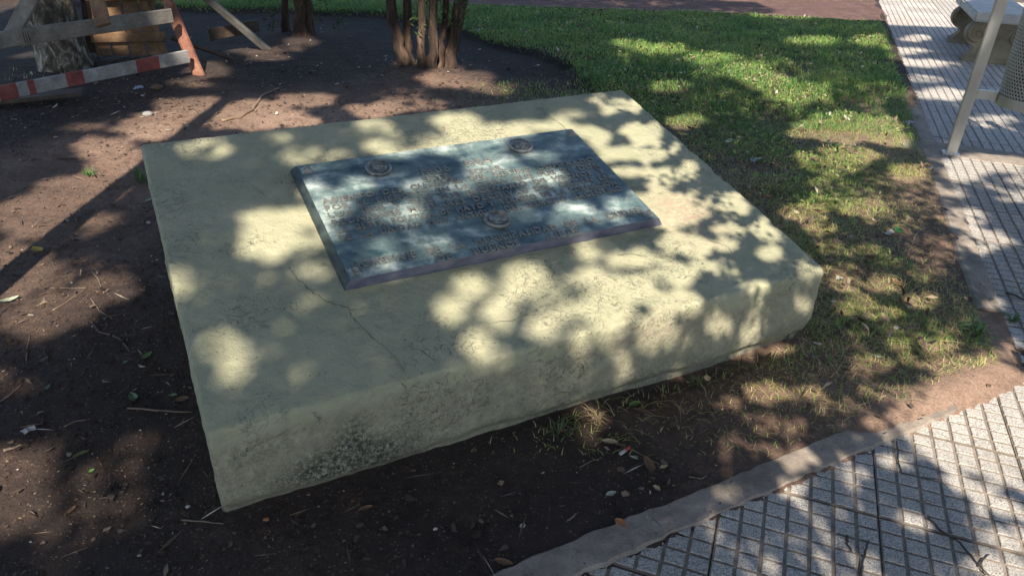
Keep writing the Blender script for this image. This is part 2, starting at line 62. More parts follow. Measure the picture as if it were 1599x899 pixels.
def npmesh(name, V, F, attrs=None, smooth=False):
    V = np.asarray(V, np.float32); F = np.asarray(F, np.int32); k = F.shape[1]
    me = bpy.data.meshes.new(name)
    me.vertices.add(len(V)); me.vertices.foreach_set('co', V.ravel())
    me.loops.add(F.size); me.loops.foreach_set('vertex_index', F.ravel())
    me.polygons.add(len(F)); me.polygons.foreach_set('loop_start', np.arange(0, F.size, k, dtype=np.int32))
    try: me.polygons.foreach_set('loop_total', np.full(len(F), k, np.int32))
    except Exception: pass
    if smooth: me.polygons.foreach_set('use_smooth', np.ones(len(F), bool))
    for nme, a in (attrs or {}).items():
        at = me.attributes.new(nme, 'FLOAT', 'POINT'); at.data.foreach_set('value', np.asarray(a, np.float32))
    me.update(calc_edges=True); me.validate(); return me
def link(name, me, mat=None, parent=None, loc=None, rot=None):
    o = bpy.data.objects.new(name, me); COL.objects.link(o)
    if mat and me is not None and not me.materials: me.materials.append(mat)
    if parent: o.parent = parent
    if loc is not None: o.location = loc
    if rot is not None: o.rotation_euler = rot
    return o
def tag(o, label=None, cat=None, group=None, kind=None):
    for k, v in (('label', label), ('category', cat), ('group', group), ('kind', kind)):
        if v: o[k] = v
    return o
def empty(name, loc, rotz=0):
    o = bpy.data.objects.new(name, None); COL.objects.link(o); o.location = loc; o.rotation_euler = (0, 0, rotz); o.empty_display_size = .1
    return o
class MB:
    """collects shapes of one mesh"""
    def __init__(s): s.v = []; s.f = []
    def add(s, V, F):
        b = len(s.v); s.v += [tuple(x) for x in V]; s.f += [tuple(i + b for i in f) for f in F]
    def box(s, c, size, M=None):
        x, y, z = (d / 2 for d in size); M = M or Matrix.Identity(3); c = Vector(c)
        V = [c + M @ Vector((a * x, b * y, d * z)) for a in (-1, 1) for b in (-1, 1) for d in (-1, 1)]
        s.add(V, [(0, 1, 3, 2), (4, 6, 7, 5), (0, 4, 5, 1), (2, 3, 7, 6), (0, 2, 6, 4), (1, 5, 7, 3)])
    def bar(s, a, b, w, t, up=(0, 0, 1), jit=0):
        """board from a to b; w measured along `up`, t across"""
        a, b = Vector(a), Vector(b); d = (b - a).normalized(); n = d.cross(Vector(up)).normalized(); q = n.cross(d)
        n_ = 7; V = []; F = []
        for i in range(n_):
            c = a.lerp(b, i / (n_ - 1)); jw = w * (1 + random.uniform(-jit, jit)); jt = t * (1 + random.uniform(-jit, jit)); cc = .18 * min(w, t)
            for (e, g) in ((-1, -1), (1, -1), (1, 1), (-1, 1)):
                for (de, dg) in ((0, cc), (cc, 0)) if (e * g) > 0 else ((cc, 0), (0, cc)):
                    V.append(c + n * e * (jt / 2 - de) + q * g * (jw / 2 - dg))
        m = 8
        for i in range(n_ - 1):
            for k in range(m): F.append((i * m + k, i * m + (k + 1) % m, (i + 1) * m + (k + 1) % m, (i + 1) * m + k))
        F.append(tuple(range(m - 1, -1, -1))); F.append(tuple((n_ - 1) * m + k for k in range(m)))
        s.add(V, F)
    def tube(s, P, rad, n=10, jit=0, cap=True, seed=0):
        P = [Vector(p) for p in P]; V = []; F = []; rr = random.Random(seed)
        up = Vector((.123, .45, .88)); pn = None
        prof = [1 + rr.uniform(-jit, jit) for _ in range(n)]
        for i, p in enumerate(P):
            d = (P[min(i + 1, len(P) - 1)] - P[max(i - 1, 0)]).normalized()
            if pn is None: pn = d.cross(up).normalized()
            pn = (pn - d * pn.dot(d)).normalized(); q = d.cross(pn)
            r = rad[i] if hasattr(rad, '__len__') else rad
            for k in range(n):
                a = 2 * math.pi * k / n; rk = r * prof[k] * (1 + rr.uniform(-jit, jit) * .35)
                V.append(p + (pn * math.cos(a) + q * math.sin(a)) * rk)
        for i in range(len(P) - 1):
            for k in range(n): F.append((i * n + k, i * n + (k + 1) % n, (i + 1) * n + (k + 1) % n, (i + 1) * n + k))
        if cap: F.append(tuple(range(n - 1, -1, -1))); F.append(tuple((len(P) - 1) * n + k for k in range(n)))
        s.add(V, F)
    def lathe(s, prof, n=24, c=(0, 0, 0), M=None):
        M = M or Matrix.Identity(3); c = Vector(c); V = []; F = []
        for r, z in prof:
            for k in range(n): V.append(c + M @ Vector((r * math.cos(2 * math.pi * k / n), r * math.sin(2 * math.pi * k / n), z)))
        for i in range(len(prof) - 1):
            for k in range(n): F.append((i * n + k, i * n + (k + 1) % n, (i + 1) * n + (k + 1) % n, (i + 1) * n + k))
        F.append(tuple(range(n - 1, -1, -1))); F.append(tuple((len(prof) - 1) * n + k for k in range(n)))
        s.add(V, F)
    def prism(s, poly, y0, y1, M=None, c=(0, 0, 0)):
        """polygon in local x,z extruded along local y"""
        M = M or Matrix.Identity(3); c = Vector(c); m = len(poly)
        V = [c + M @ Vector((x, y0, z)) for x, z in poly] + [c + M @ Vector((x, y1, z)) for x, z in poly]
        F = [tuple(range(m)), tuple(range(2 * m - 1, m - 1, -1))] + [((k + 1) % m, k, m + k, m + (k + 1) % m) for k in range(m)]
        s.add(V, F)
    def build(s, name, mat, parent=None, smooth=False):
        me = bpy.data.meshes.new(name); me.from_pydata(s.v, [], s.f)
        bm = bmesh.new(); bm.from_mesh(me); bmesh.ops.recalc_face_normals(bm, faces=bm.faces); bm.to_mesh(me); bm.free()
        if smooth: me.polygons.foreach_set('use_smooth', [True] * len(me.polygons))
        me.update(); return link(name, me, mat, parent)

# ------------------------------------------------------------------ materials
class NT:
    def __init__(s, name):
        s.m = bpy.data.materials.new(name); s.m.use_nodes = True; s.t = s.m.node_tree; s.b = s.t.nodes['Principled BSDF']; s.out = s.t.nodes['Material Output']
        s.tc = s.t.nodes.new('ShaderNodeTexCoord')
    def n(s, ty, **k):
        o = s.t.nodes.new(ty)
        for a, v in k.items(): setattr(o, a, v)
        return o
    def set(s, inp, v):
        if hasattr(v, 'is_linked') or hasattr(v, 'links'): s.t.links.new(v, inp)
        else: inp.default_value = v
    def noise(s, scale, detail=4, rough=.6, vec=None, stretch=None, dist=0):
        o = s.n('ShaderNodeTexNoise'); o.inputs['Scale'].default_value = scale; o.inputs['Detail'].default_value = detail; o.inputs['Roughness'].default_value = rough; o.inputs['Distortion'].default_value = dist
        v = vec or s.tc.outputs['Object']
        if stretch:
            mp = s.n('ShaderNodeMapping'); mp.inputs['Scale'].default_value = stretch; s.t.links.new(v, mp.inputs[0]); v = mp.outputs[0]
        s.t.links.new(v, o.inputs['Vector']); return o.outputs['Fac']
    def vor(s, scale, feature='F1', out='Distance', vec=None):
        o = s.n('ShaderNodeTexVoronoi', feature=feature); o.inputs['Scale'].default_value = scale
        s.t.links.new(vec or s.tc.outputs['Object'], o.inputs['Vector']); return o.outputs[out]
    def attr(s, name):
        o = s.n('ShaderNodeAttribute', attribute_name=name); return o.outputs['Fac']
    def ramp(s, fac, stops):
        o = s.n('ShaderNodeValToRGB'); cr = o.color_ramp
        while len(cr.elements) < len(stops): cr.elements.new(.5)
        for e, (p, c) in zip(cr.elements, stops):
            e.position = p; e.color = (*c, 1) if hasattr(c, '__len__') else (c, c, c, 1)
        s.t.links.new(fac, o.inputs[0]); return o.outputs[0]
    def mix(s, fac, a, b, blend='MIX'):
        o = s.n('ShaderNodeMix', data_type='RGBA', blend_type=blend)
        s.set(o.inputs[0], fac)
        for i, v in ((6, a), (7, b)): s.set(o.inputs[i], (*v, 1) if isinstance(v, tuple) and len(v) == 3 else v)
        return o.outputs[2]
    def math(s, op, a, b=0.0, clamp=False):
        o = s.n('ShaderNodeMath', operation=op, use_clamp=clamp); s.set(o.inputs[0], a); s.set(o.inputs[1], b); return o.outputs[0]
    def color(s, v): s.set(s.b.inputs['Base Color'], (*v, 1) if isinstance(v, tuple) else v)
    def rough(s, v): s.set(s.b.inputs['Roughness'], v)
    def bump(s, h, strength=.4, dist=.01):
        o = s.n('ShaderNodeBump'); o.inputs['Strength'].default_value = strength; o.inputs['Distance'].default_value = dist
        s.t.links.new(h, o.inputs['Height'])
        pv = s.b.inputs['Normal']
        if pv.is_linked: s.t.links.new(pv.links[0].from_socket, o.inputs['Normal'])
        s.t.links.new(o.outputs[0], pv)
def simple(name, c1, c2, scale=10, rough=.8, metal=0, bump=.3, bscale=60, bd=.004, stretch=None, c3=None, lo=.35, hi=.65):
    q = NT(name); f = q.noise(scale, 5, .65, stretch=stretch)
    st = [(lo, c1), (hi, c2)] if c3 is None else [(lo, c1), ((lo + hi) / 2, c2), (hi, c3)]
    q.color(q.ramp(f, st)); q.rough(rough); q.b.inputs['Metallic'].default_value = metal
    if bump: q.bump(q.noise(bscale, 4, .6, stretch=stretch), bump, bd)
    return q.m

# soil
q = NT('soil')
pos = q.n('ShaderNodeNewGeometry').outputs['Position']
dry = q.attr('dry'); n1 = q.noise(2.3, 6, .7, pos); n2 = q.noise(28, 6, .75, pos); n3 = q.noise(130, 3, .7, pos)  # 'dry' carries soil dryness plus painted sun and tree shade
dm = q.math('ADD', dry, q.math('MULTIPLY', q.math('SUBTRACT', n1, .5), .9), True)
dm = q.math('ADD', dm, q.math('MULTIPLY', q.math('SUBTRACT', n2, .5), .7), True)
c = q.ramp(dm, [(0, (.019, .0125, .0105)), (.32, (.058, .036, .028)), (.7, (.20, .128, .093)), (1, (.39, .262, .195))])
c = q.mix(q.ramp(n3, [(.3, .55), (.7, 1.0)]), (.35, .33, .32), (1, 1, 1)) if False else c
c = q.mix(.75, c, q.ramp(n3, [(.28, .35), (.72, 1.0)]), 'MULTIPLY')
sp = q.vor(95, 'F1', 'Distance', pos); spc = q.vor(95, 'F1', 'Color', pos)
sel = q.math('GREATER_THAN', q.n('ShaderNodeSeparateColor').outputs[0], .9)
sc_ = q.n('ShaderNodeSeparateColor'); q.t.links.new(spc, sc_.inputs[0])
sel = q.math('MULTIPLY', q.math('GREATER_THAN', sc_.outputs[0], .80), q.math('LESS_THAN', sp, .32))
c = q.mix(q.math('MULTIPLY', sel, .35), c, q.ramp(sc_.outputs[1], [(0, (.30, .22, .15)), (.6, (.10, .07, .05)), (1, (.36, .33, .29))]))
q.color(c); q.rough(.95)
q.bump(n3, .7, .006); q.bump(n2, .6, .02); q.bump(sp, .35, .004)
M_SOIL = q.m

q = NT('red_dirt'); pos = q.n('ShaderNodeNewGeometry').outputs['Position']
c = q.ramp(q.noise(9, 6, .75, pos), [(.3, (.085, .045, .04)), (.55, (.17, .092, .078)), (.75, (.27, .17, .14))])
c = q.mix(.8, c, q.ramp(q.noise(70, 4, .8, pos), [(.3, .3), (.7, 1.0)]), 'MULTIPLY')
q.color(c); q.rough(.95); q.bump(q.noise(60, 5, .7, pos), .8, .02); M_REDDIRT = q.m

# plinth paint over render
q = NT('painted_render')
moss, bare, pink = q.attr('moss'), q.attr('bare'), q.attr('pink')
n1 = q.noise(5, 6, .65); n2 = q.noise(34, 6, .72); n3 = q.noise(130, 4, .7); n4 = q.noise(14, 8, .72, dist=.6); n5 = q.noise(23, 3, .6, dist=1.6); rdg = q.ramp(q.math('ABSOLUTE', q.math('SUBTRACT', n5, .5)), [(0.0, 0.0), (.020, 1.0)]); rdm = q.math('MULTIPLY', q.math('SUBTRACT', 1.0, rdg), q.ramp(q.noise(3.2, 4, .6), [(.50, 0.0), (.58, 1.0)]))
c = q.ramp(n1, [(.3, (.315, .318, .212)), (.5, (.368, .362, .242)), (.7, (.425, .408, .280))])
c = q.mix(q.ramp(n4, [(.58, 0.0), (.68, .5)]), c, (.25, .25, .185))
bf = q.math('MULTIPLY', bare, q.ramp(q.noise(22, 8, .78), [(.38, 0.0), (.56, .9)]))
n6 = q.noise(48, 3, .65, dist=1.4); rg6 = q.ramp(q.math('ABSOLUTE', q.math('SUBTRACT', n6, .5)), [(0.0, 1.0), (.03, 0.0)])
c = q.mix(bf, c, q.ramp(n2, [(.3, (.215, .195, .142)), (.7, (.335, .305, .225))]))
c = q.mix(q.math('MULTIPLY', q.math('MULTIPLY', bare, rg6), .5), c, (.085, .075, .058))  # crevice shade of the rough front face painted as dark lines
mf = q.math('MULTIPLY', moss, q.ramp(q.math('ADD', q.math('MULTIPLY', q.noise(60, 6, .8), .8), q.math('MULTIPLY', rg6, -.16)), [(.34, 1.0), (.46, 0.0)]))
c = q.mix(mf, c, (.026, .029, .024))
pf = q.math('MULTIPLY', pink, q.ramp(q.noise(40, 5, .7, stretch=(1, 3, 1)), [(.45, 0.0), (.62, .75)]))
c = q.mix(pf, c, (.38, .20, .17))
pit = q.ramp(q.vor(38), [(.06, 1.0), (.13, 0.0)]); pitm = q.math('MULTIPLY', pit, q.ramp(q.noise(6, 3, .6), [(.46, 0.0), (.58, .85)]))
c = q.mix(pitm, c, (.09, .09, .065))
c = q.mix(q.math('MULTIPLY', rdm, .85), c, (.12, .12, .09))  # relief shade in the dents put into the paint colour
q.color(c); q.rough(.72); q.bump(q.math('SUBTRACT', 1.0, rdm), .6, .006)
q.bump(n3, .35, .003); q.bump(n2, .6, .012); q.bump(n4, .6, .016); q.bump(q.math('SUBTRACT', 1.0, pitm), .5, .004)
M_PLINTH = q.m
M_CRACK = simple('crack_dark', (.06, .058, .045), (.15, .145, .11), 60, .95)

# bronze plaque
q = NT('patinated_bronze')
n1 = q.noise(7, 6, .7, dist=.4); n2 = q.noise(3.5, 4, .6, stretch=(1, 4, 1)); n3 = q.noise(90, 4, .7)
f = q.math('ADD', q.math('MULTIPLY', n1, .6), q.math('MULTIPLY', n2, .4))
c = q.ramp(f, [(.36, (.030, .062, .078)), (.5, (.16, .225, .22)), (.62, (.54, .61, .57))])
q.color(c); q.b.inputs['Metallic'].default_value = .12
q.rough(q.ramp(n1, [(.3, .30), (.7, .46)])); q.bump(n3, .12, .002); q.bump(n1, .15, .006)
M_BRONZE = q.m
M_LETTER = simple('worn_bronze', (.12, .13, .13), (.36, .35, .315), 40, .42, .5, .2, 120, .001)
M_BRONZE_LIT = simple('bronze_lit_edge', (.10, .11, .17), (.22, .21, .28), 14, .45, .4, .3, 60, .002, stretch=(1, 1, 3))

M_BRONZE_SHADE = simple('bronze_shaded_side', (.018, .026, .028), (.07, .095, .09), 14, .5, .3, .3, 60, .002, stretch=(1, 1, 3))  # same bronze darkened, shade painted on the plate's sides
# paving
q = NT('granite_tile')
oi = q.n('ShaderNodeObjectInfo').outputs['Random']; pos = q.n('ShaderNodeNewGeometry').outputs['Position']
s1 = q.noise(210, 3, .85, pos); s2 = q.noise(5, 5, .7, pos); s3 = q.noise(85, 2, .6, pos)
c = q.ramp(s1, [(.38, (.13, .13, .135)), (.48, (.44, .415, .385)), (.58, (.62, .585, .54))])
c = q.mix(.8, c, q.ramp(s3, [(.3, .66), (.55, 1.0)]), 'MULTIPLY')
c = q.mix(.55, c, q.ramp(s2, [(.3, .62), (.6, 1.0)]), 'MULTIPLY')
c = q.mix(.6, c, q.ramp(oi, [(0, .62), (1, 1.0)]), 'MULTIPLY')
gz = q.n('ShaderNodeSeparateXYZ'); q.t.links.new(pos, gz.inputs[0])
gr = q.ramp(q.math('MULTIPLY', q.math('ADD', gz.outputs[2], .0065), 200.0), [(.25, 1.0), (1.0, 0.0)])
c = q.mix(gr, c, q.ramp(q.noise(40, 4, .7, pos), [(.3, (.15, .122, .10)), (.7, (.27, .225, .185))]))
q.color(c); q.rough(.75); q.bump(s1, .25, .002); q.bump(q.noise(60, 4, .7, pos), .2, .004)
M_TILE = q.m
M_JOINT = simple('joint_dirt', (.05, .04, .034), (.10, .082, .068), 30, .95)
q = NT('old_concrete'); pos = q.n('ShaderNodeNewGeometry').outputs['Position']
c = q.ramp(q.noise(7, 8, .72, pos), [(.32, (.16, .135, .112)), (.5, (.28, .237, .197)), (.68, (.37, .325, .275))])
c = q.mix(.6, c, q.ramp(q.noise(150, 3, .7, pos), [(.3, .55), (.65, 1.0)]), 'MULTIPLY')
c = q.mix(q.ramp(q.noise(30, 6, .8, pos), [(.6, 0.0), (.7, .7)]), c, (.08, .066, .055))
q.color(c); q.rough(.9); q.bump(q.noise(160, 4, .7, pos), .4, .004); q.bump(q.noise(24, 5, .7, pos), .5, .012); M_CONC = q.m

# plants
def leafmat(name, stops, trans=.25):
    q = NT(name); c = q.ramp(q.attr('tint'), stops); q.color(c); q.rough(.55)
    tr = q.n('ShaderNodeBsdfTranslucent'); q.t.links.new(c, tr.inputs[0]); ms = q.n('ShaderNodeMixShader'); ms.inputs[0].default_value = trans
    q.t.links.new(q.b.outputs[0], ms.inputs[1]); q.t.links.new(tr.outputs[0], ms.inputs[2]); q.t.links.new(ms.outputs[0], q.out.inputs[0])
    return q.m
M_GRASS = leafmat('grass_blade', [(0, (.06, .17, .06)), (.35, (.165, .33, .085)), (.6, (.36, .48, .115)), (.8, (.46, .43, .18)), (1, (.60, .50, .30))], .42)
M_LEAF = leafmat('tree_leaf', [(0, (.03, .06, .018)), (1, (.075, .12, .03))], .18)
M_LITTER = leafmat('litter', [(0, (.035, .024, .018)), (.35, (.10, .065, .042)), (.7, (.24, .17, .11)), (.9, (.33, .27, .20)), (1, (.52, .49, .44))], .05)
q = NT('bark'); pos = q.n('ShaderNodeNewGeometry').outputs['Position']
st = q.noise(16, 7, .7, pos, stretch=(1, 1, .22), dist=.5)
c = q.ramp(st, [(.36, (.018, .012, .010)), (.52, (.060, .037, .026)), (.7, (.20, .125, .088))])
q.color(c); q.rough(.9); q.bump(st, .9, .03); q.bump(q.noise(90, 4, .7, pos, stretch=(1, 1, .3)), .5, .006); M_BARK = q.m
q = NT('plane_bark'); pos = q.n('ShaderNodeNewGeometry').outputs['Position']
v = q.noise(17, 7, .7, pos, stretch=(1, 1, .45), dist=.6)
c = q.ramp(v, [(.42, (.035, .03, .023)), (.52, (.11, .09, .065)), (.57, (.22, .20, .16)), (.63, (.42, .41, .37)), (.70, (.28, .13, .08))])
q.color(c); q.rough(.85); q.bump(v, .7, .02); M_PLANE = q.m
def wood(name, a, b, c3, scale=9, rough=.75):
    q = NT(name); st = q.noise(scale, 7, .7, stretch=(1, 1, 1)); g = q.noise(60, 4, .7, stretch=(1, 1, 1))
    q.color(q.mix(.5, q.ramp(st, [(.3, a), (.52, b), (.7, c3)]), q.ramp(g, [(.3, .5), (.6, 1.0)]), 'MULTIPLY')); q.rough(rough); q.bump(g, .3, .004); return q.m
M_GREYWOOD = wood('whitewashed_board', (.10, .09, .078), (.19, .175, .155), (.28, .265, .24))
M_REDWOOD = wood('red_painted_post', (.10, .034, .022), (.22, .085, .052), (.36, .20, .135))
M_BROWNWOOD = wood('bare_timber', (.09, .05, .028), (.20, .115, .06), (.30, .19, .10))
M_DARKWOOD = wood('weathered_dark_timber', (.03, .022, .017), (.075, .052, .038), (.12, .085, .062))
M_REDPAINT = wood('red_stripe_paint', (.15, .035, .03), (.24, .06, .05), (.30, .13, .115))
M_WHITEPAINT = wood('white_stripe_paint', (.17, .16, .155), (.29, .28, .275), (.40, .39, .385))
M_STEEL = simple('brushed_steel', (.36, .35, .33), (.58, .57, .55), 6, .38, .85, .25, 90, .002, stretch=(1, 1, .25))
M_STEELDARK = simple('perforated_steel', (.30, .28, .26), (.44, .42, .40), 5, .45, .55, .2, 60, .002)
M_BENCH = simple('cast_stone', (.15, .125, .085), (.26, .22, .155), 7, .85, 0, .5, 110, .004)
M_BENCHTOP = simple('cast_stone_skylit', (.34, .34, .33), (.48, .47, .45), 7, .7, 0, .4, 110, .003)  # paler than the supports: sky light on the seat put into its colour
M_LAMP = simple('green_iron', (.02, .035, .028), (.04, .06, .05), 12, .5, .3)
M_LAMPB = simple('black_liner', (.008, .008, .009), (.02, .02, .022), 12, .5, .0)
M_GLASS = simple('opal_glass', (.7, .7, .68), (.8, .8, .78), 5, .25, 0, 0)
def plain(name, c, rough=.6, var=.75): return simple(name, tuple(x * var for x in c), c, 30, rough, 0, .2, 80, .001)

# ------------------------------------------------------------------ plinth frame
PO = Vector((-0.741, 1.409, 0)); PU = Vector((0.885, 0.466, 0)).normalized(); PN = Vector((-PU.y, PU.x, 0))
PW, PD, PH, PT = 2.12, 1.367, .298, math.tan(R(12.5))
PM = Matrix(((PU.x, PN.x, 0), (PU.y, PN.y, 0), (0, 0, 1)))
PROT = math.atan2(PU.y, PU.x)
# paving frame
TA = R(70.9); TU = Vector((math.cos(TA), math.sin(TA), 0)); TV = Vector((math.sin(TA), -math.cos(TA), 0))   # along the path, across it
KR = Vector((1.994, 2.61, 0))                     # on the tile edge of the right-hand path
NA = R(28.6); NU = Vector((math.cos(NA), math.sin(NA), 0)); NV = Vector((math.sin(NA), -math.cos(NA), 0)); KN = Vector((.185, 1.269, 0))

def paved_d(x, y):
    """signed distance into the paving (positive inside)"""
    a = (x - KR.x) * TV.x + (y - KR.y) * TV.y
    b = (x - KN.x) * NV.x + (y - KN.y) * NV.y
    return np.maximum(a, b)
def basin(x, y):
    """1 in the bare soil under the trees, 0 on the lawn"""
    edge = np.interp(x, [-8, -3.2, -1.5, -.95, -.32, .1, .43, .5], [8.6, 8.5, 8.5, 8.2, 7.39, 6.95, 6.4, 5.9])
    e = edge + .10 * vnoise(np.c_[x, y], 2.2, 5)
    a = sstep(.06, -.06, y - e) * sstep(.62, .40, x - .12 * vnoise(np.c_[x, y], 3, 8))
    return a
def height(x, y):
    x = np.asarray(x, float); y = np.asarray(y, float); p = np.c_[x.ravel(), y.ravel()]; X = p[:, 0]; Y = p[:, 1]
    h = .010 * fbm(p, 1.3, 1) + .006 * fbm(p, 5, 4) + .003 * vnoise(p, 14, 9)
    b = basin(X, Y); far = sstep(5.2, 6.0, Y)
    h += .045 * (1 - b) * far
    h += .035 * np.exp(-(((X + .78) ** 2 + (Y - 6.2) ** 2) / .34 ** 2)) + .025 * np.exp(-(((X + 2.13) ** 2 + (Y - 7.4) ** 2) / .3 ** 2))
    d = paved_d(X, Y)
    # trodden dirt spills on to the near kerb
    s = (X - KN.x) * NU.x + (Y - KN.y) * NU.y
    h += .028 * sstep(.95, 1.25, s) * sstep(-.22, -.10, d) * sstep(.0, -.06, d) * sstep(2.2, 1.8, s)
    h = np.where(d > -.03, np.minimum(h, .004), h)
    h = np.where(d > .0, -.05 + (h + .05) * sstep(.045, .01, d), h)
    # scoured hollow under the right end of the plinth
    lx = (X - PO.x) * PU.x + (Y - PO.y) * PU.y; ly = (X - PO.x) * PN.x + (Y - PO.y) * PN.y
    h -= .022 * sstep(1.1, 1.5, lx) * sstep(-.10, -.0, ly) * sstep(.1, .02, ly) * sstep(2.3, 2.1, lx)
    return h.reshape(x.shape)
def hz(x, y): return float(height(np.array([x]), np.array([y]))[0])

# ------------------------------------------------------------------ ground sheet
def axis(lo, hi, step, far, n):
    a = np.arange(lo, hi + 1e-6, step); t = np.linspace(0, 1, n + 1)[1:] ** 2.5
    return np.r_[(lo - far * t)[::-1], a, hi + far * t]
gx = axis(-5.2, 6.2, .035, 60, 14); gy = axis(.6, 10.6, .035, 60, 14)
GX, GY = np.meshgrid(gx, gy); GZ = height(GX, GY)
nx, ny = len(gx), len(gy)
V = np.c_[GX.ravel(), GY.ravel(), GZ.ravel()]
i = np.arange(nx * ny).reshape(ny, nx); F = np.c_[i[:-1, :-1].ravel(), i[:-1, 1:].ravel(), i[1:, 1:].ravel(), i[1:, :-1].ravel()]
X, Y = V[:, 0], V[:, 1]
DRY_LIT = [(-1.5, 4.6, .95), (-1.2, 4.9, .9), (-2.2, 4.2, .75), (-2.9, 3.6, .65), (-2.0, 5.1, .8), (-.7, 5.6, .75), (-.2, 5.6, .6), (-.75, 6.0, .8), (-2.2, 3.0, .55), (-2.0, 2.6, .5), (-1.3, 2.6, .25), (-1.1, 2.0, .15),
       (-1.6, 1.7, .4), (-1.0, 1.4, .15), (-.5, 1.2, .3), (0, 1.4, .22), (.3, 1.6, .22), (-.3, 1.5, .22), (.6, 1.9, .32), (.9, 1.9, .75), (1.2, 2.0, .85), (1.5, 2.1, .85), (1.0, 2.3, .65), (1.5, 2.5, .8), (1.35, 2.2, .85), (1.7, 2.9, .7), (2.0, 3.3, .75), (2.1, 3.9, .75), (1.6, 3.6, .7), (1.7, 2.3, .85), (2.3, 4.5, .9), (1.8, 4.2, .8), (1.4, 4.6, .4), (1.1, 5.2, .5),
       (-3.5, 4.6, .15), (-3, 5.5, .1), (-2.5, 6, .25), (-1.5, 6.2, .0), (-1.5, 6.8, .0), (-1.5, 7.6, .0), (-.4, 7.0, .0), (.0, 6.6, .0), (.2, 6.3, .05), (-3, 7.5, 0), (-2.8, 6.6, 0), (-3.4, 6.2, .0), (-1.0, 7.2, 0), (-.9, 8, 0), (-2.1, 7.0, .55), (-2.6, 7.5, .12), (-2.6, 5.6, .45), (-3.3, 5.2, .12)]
dry_litv = field(DRY_LIT, X, Y, .28, .12)  # dry, sunlit soil pale; moist, tree-shaded soil dark: light put into the colour
me = npmesh('ground', V, F, {'dry': dry_litv}, True)
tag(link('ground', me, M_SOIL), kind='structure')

# reddish dirt path crossing behind the lawn
xs = np.linspace(-9, 4.62, 90)
near = np.interp(xs, [-9, -1.9, -.86, .64, 2.06, 3.4, 4.15, 4.62], [9.42, 9.34, 9.26, 9.14, 9.18, 9.08, 9.0, 9.6]); farr = np.interp(xs, [-9, -1.7, 1.1, 4.62], [9.7, 9.72, 10.08, 10.5])
rows = 8; V = []
for r_ in range(rows):
    t = r_ / (rows - 1); y = near + (farr - near) * t; p = np.c_[xs, y]
    if r_ in (0, rows - 1): y = y + .04 * vnoise(p, 3, 3)
    V.append(np.c_[xs, y, height(xs, y) + .012 + .008 * vnoise(p, 8, 2)])
V = np.concatenate(V); i = np.arange(len(V)).reshape(rows, -1); F = np.c_[i[:-1, :-1].ravel(), i[:-1, 1:].ravel(), i[1:, 1:].ravel(), i[1:, :-1].ravel()]
tag(link('dirt_path', npmesh('dirt_path', V, F, None, True), M_REDDIRT), kind='structure')

# kerbs: concrete strips with chipped edges
def strip_kerb(name, A, d, side, L, w, z0=.010, seed=0):
    n_ = max(8, int(L / .03)); Vv = []
    for k in range(n_ + 1):
        s = L * k / n_; base = A + d * s
        e = np.array([[s, 0.0]])
        o1 = w + .006 * float(fbm(e, 7, seed + 1)[0]) + .005 * float(vnoise(e, 31, seed + 2)[0]); o0 = -.004 + .006 * float(vnoise(e, 22, seed + 3)[0])
        zz = z0 + .004 * float(vnoise(e, 5, seed + 4)[0])
        for (o, z) in ((o1 + .006, -.09), (o1, zz - .010), (o1 - .010, zz), (o1 * .5, zz + .003 + .002 * float(vnoise(e, 16, seed + 5)[0])), (o0 + .008, zz), (o0, zz - .008), (o0, -.09)):
            p = base - side * o; Vv.append((p.x, p.y, z))
    m = 7; Fv = []
    for k in range(n_):
        for j in range(m): Fv.append((k * m + j, k * m + (j + 1) % m, (k + 1) * m + (j + 1) % m, (k + 1) * m + j))
    mb = MB(); mb.add(Vv, Fv + [tuple(range(m)), tuple(n_ * m + j for j in range(m - 1, -1, -1))])
    return tag(mb.build(name, M_CONC), kind='structure')
strip_kerb('near_kerb', KN - NU * 1.6, NU, NV, 1.6 + 1.50, .102, .007, 3)
strip_kerb('side_kerb', KR + TU * .02, TU, TV, 7.4, .100, .009, 9)
strip_kerb('far_kerb', Vector((-8, 9.34, 0)), Vector((1, -.012, 0)).normalized(), Vector((0, -1, 0)), 10.6, .05, .055, 14)

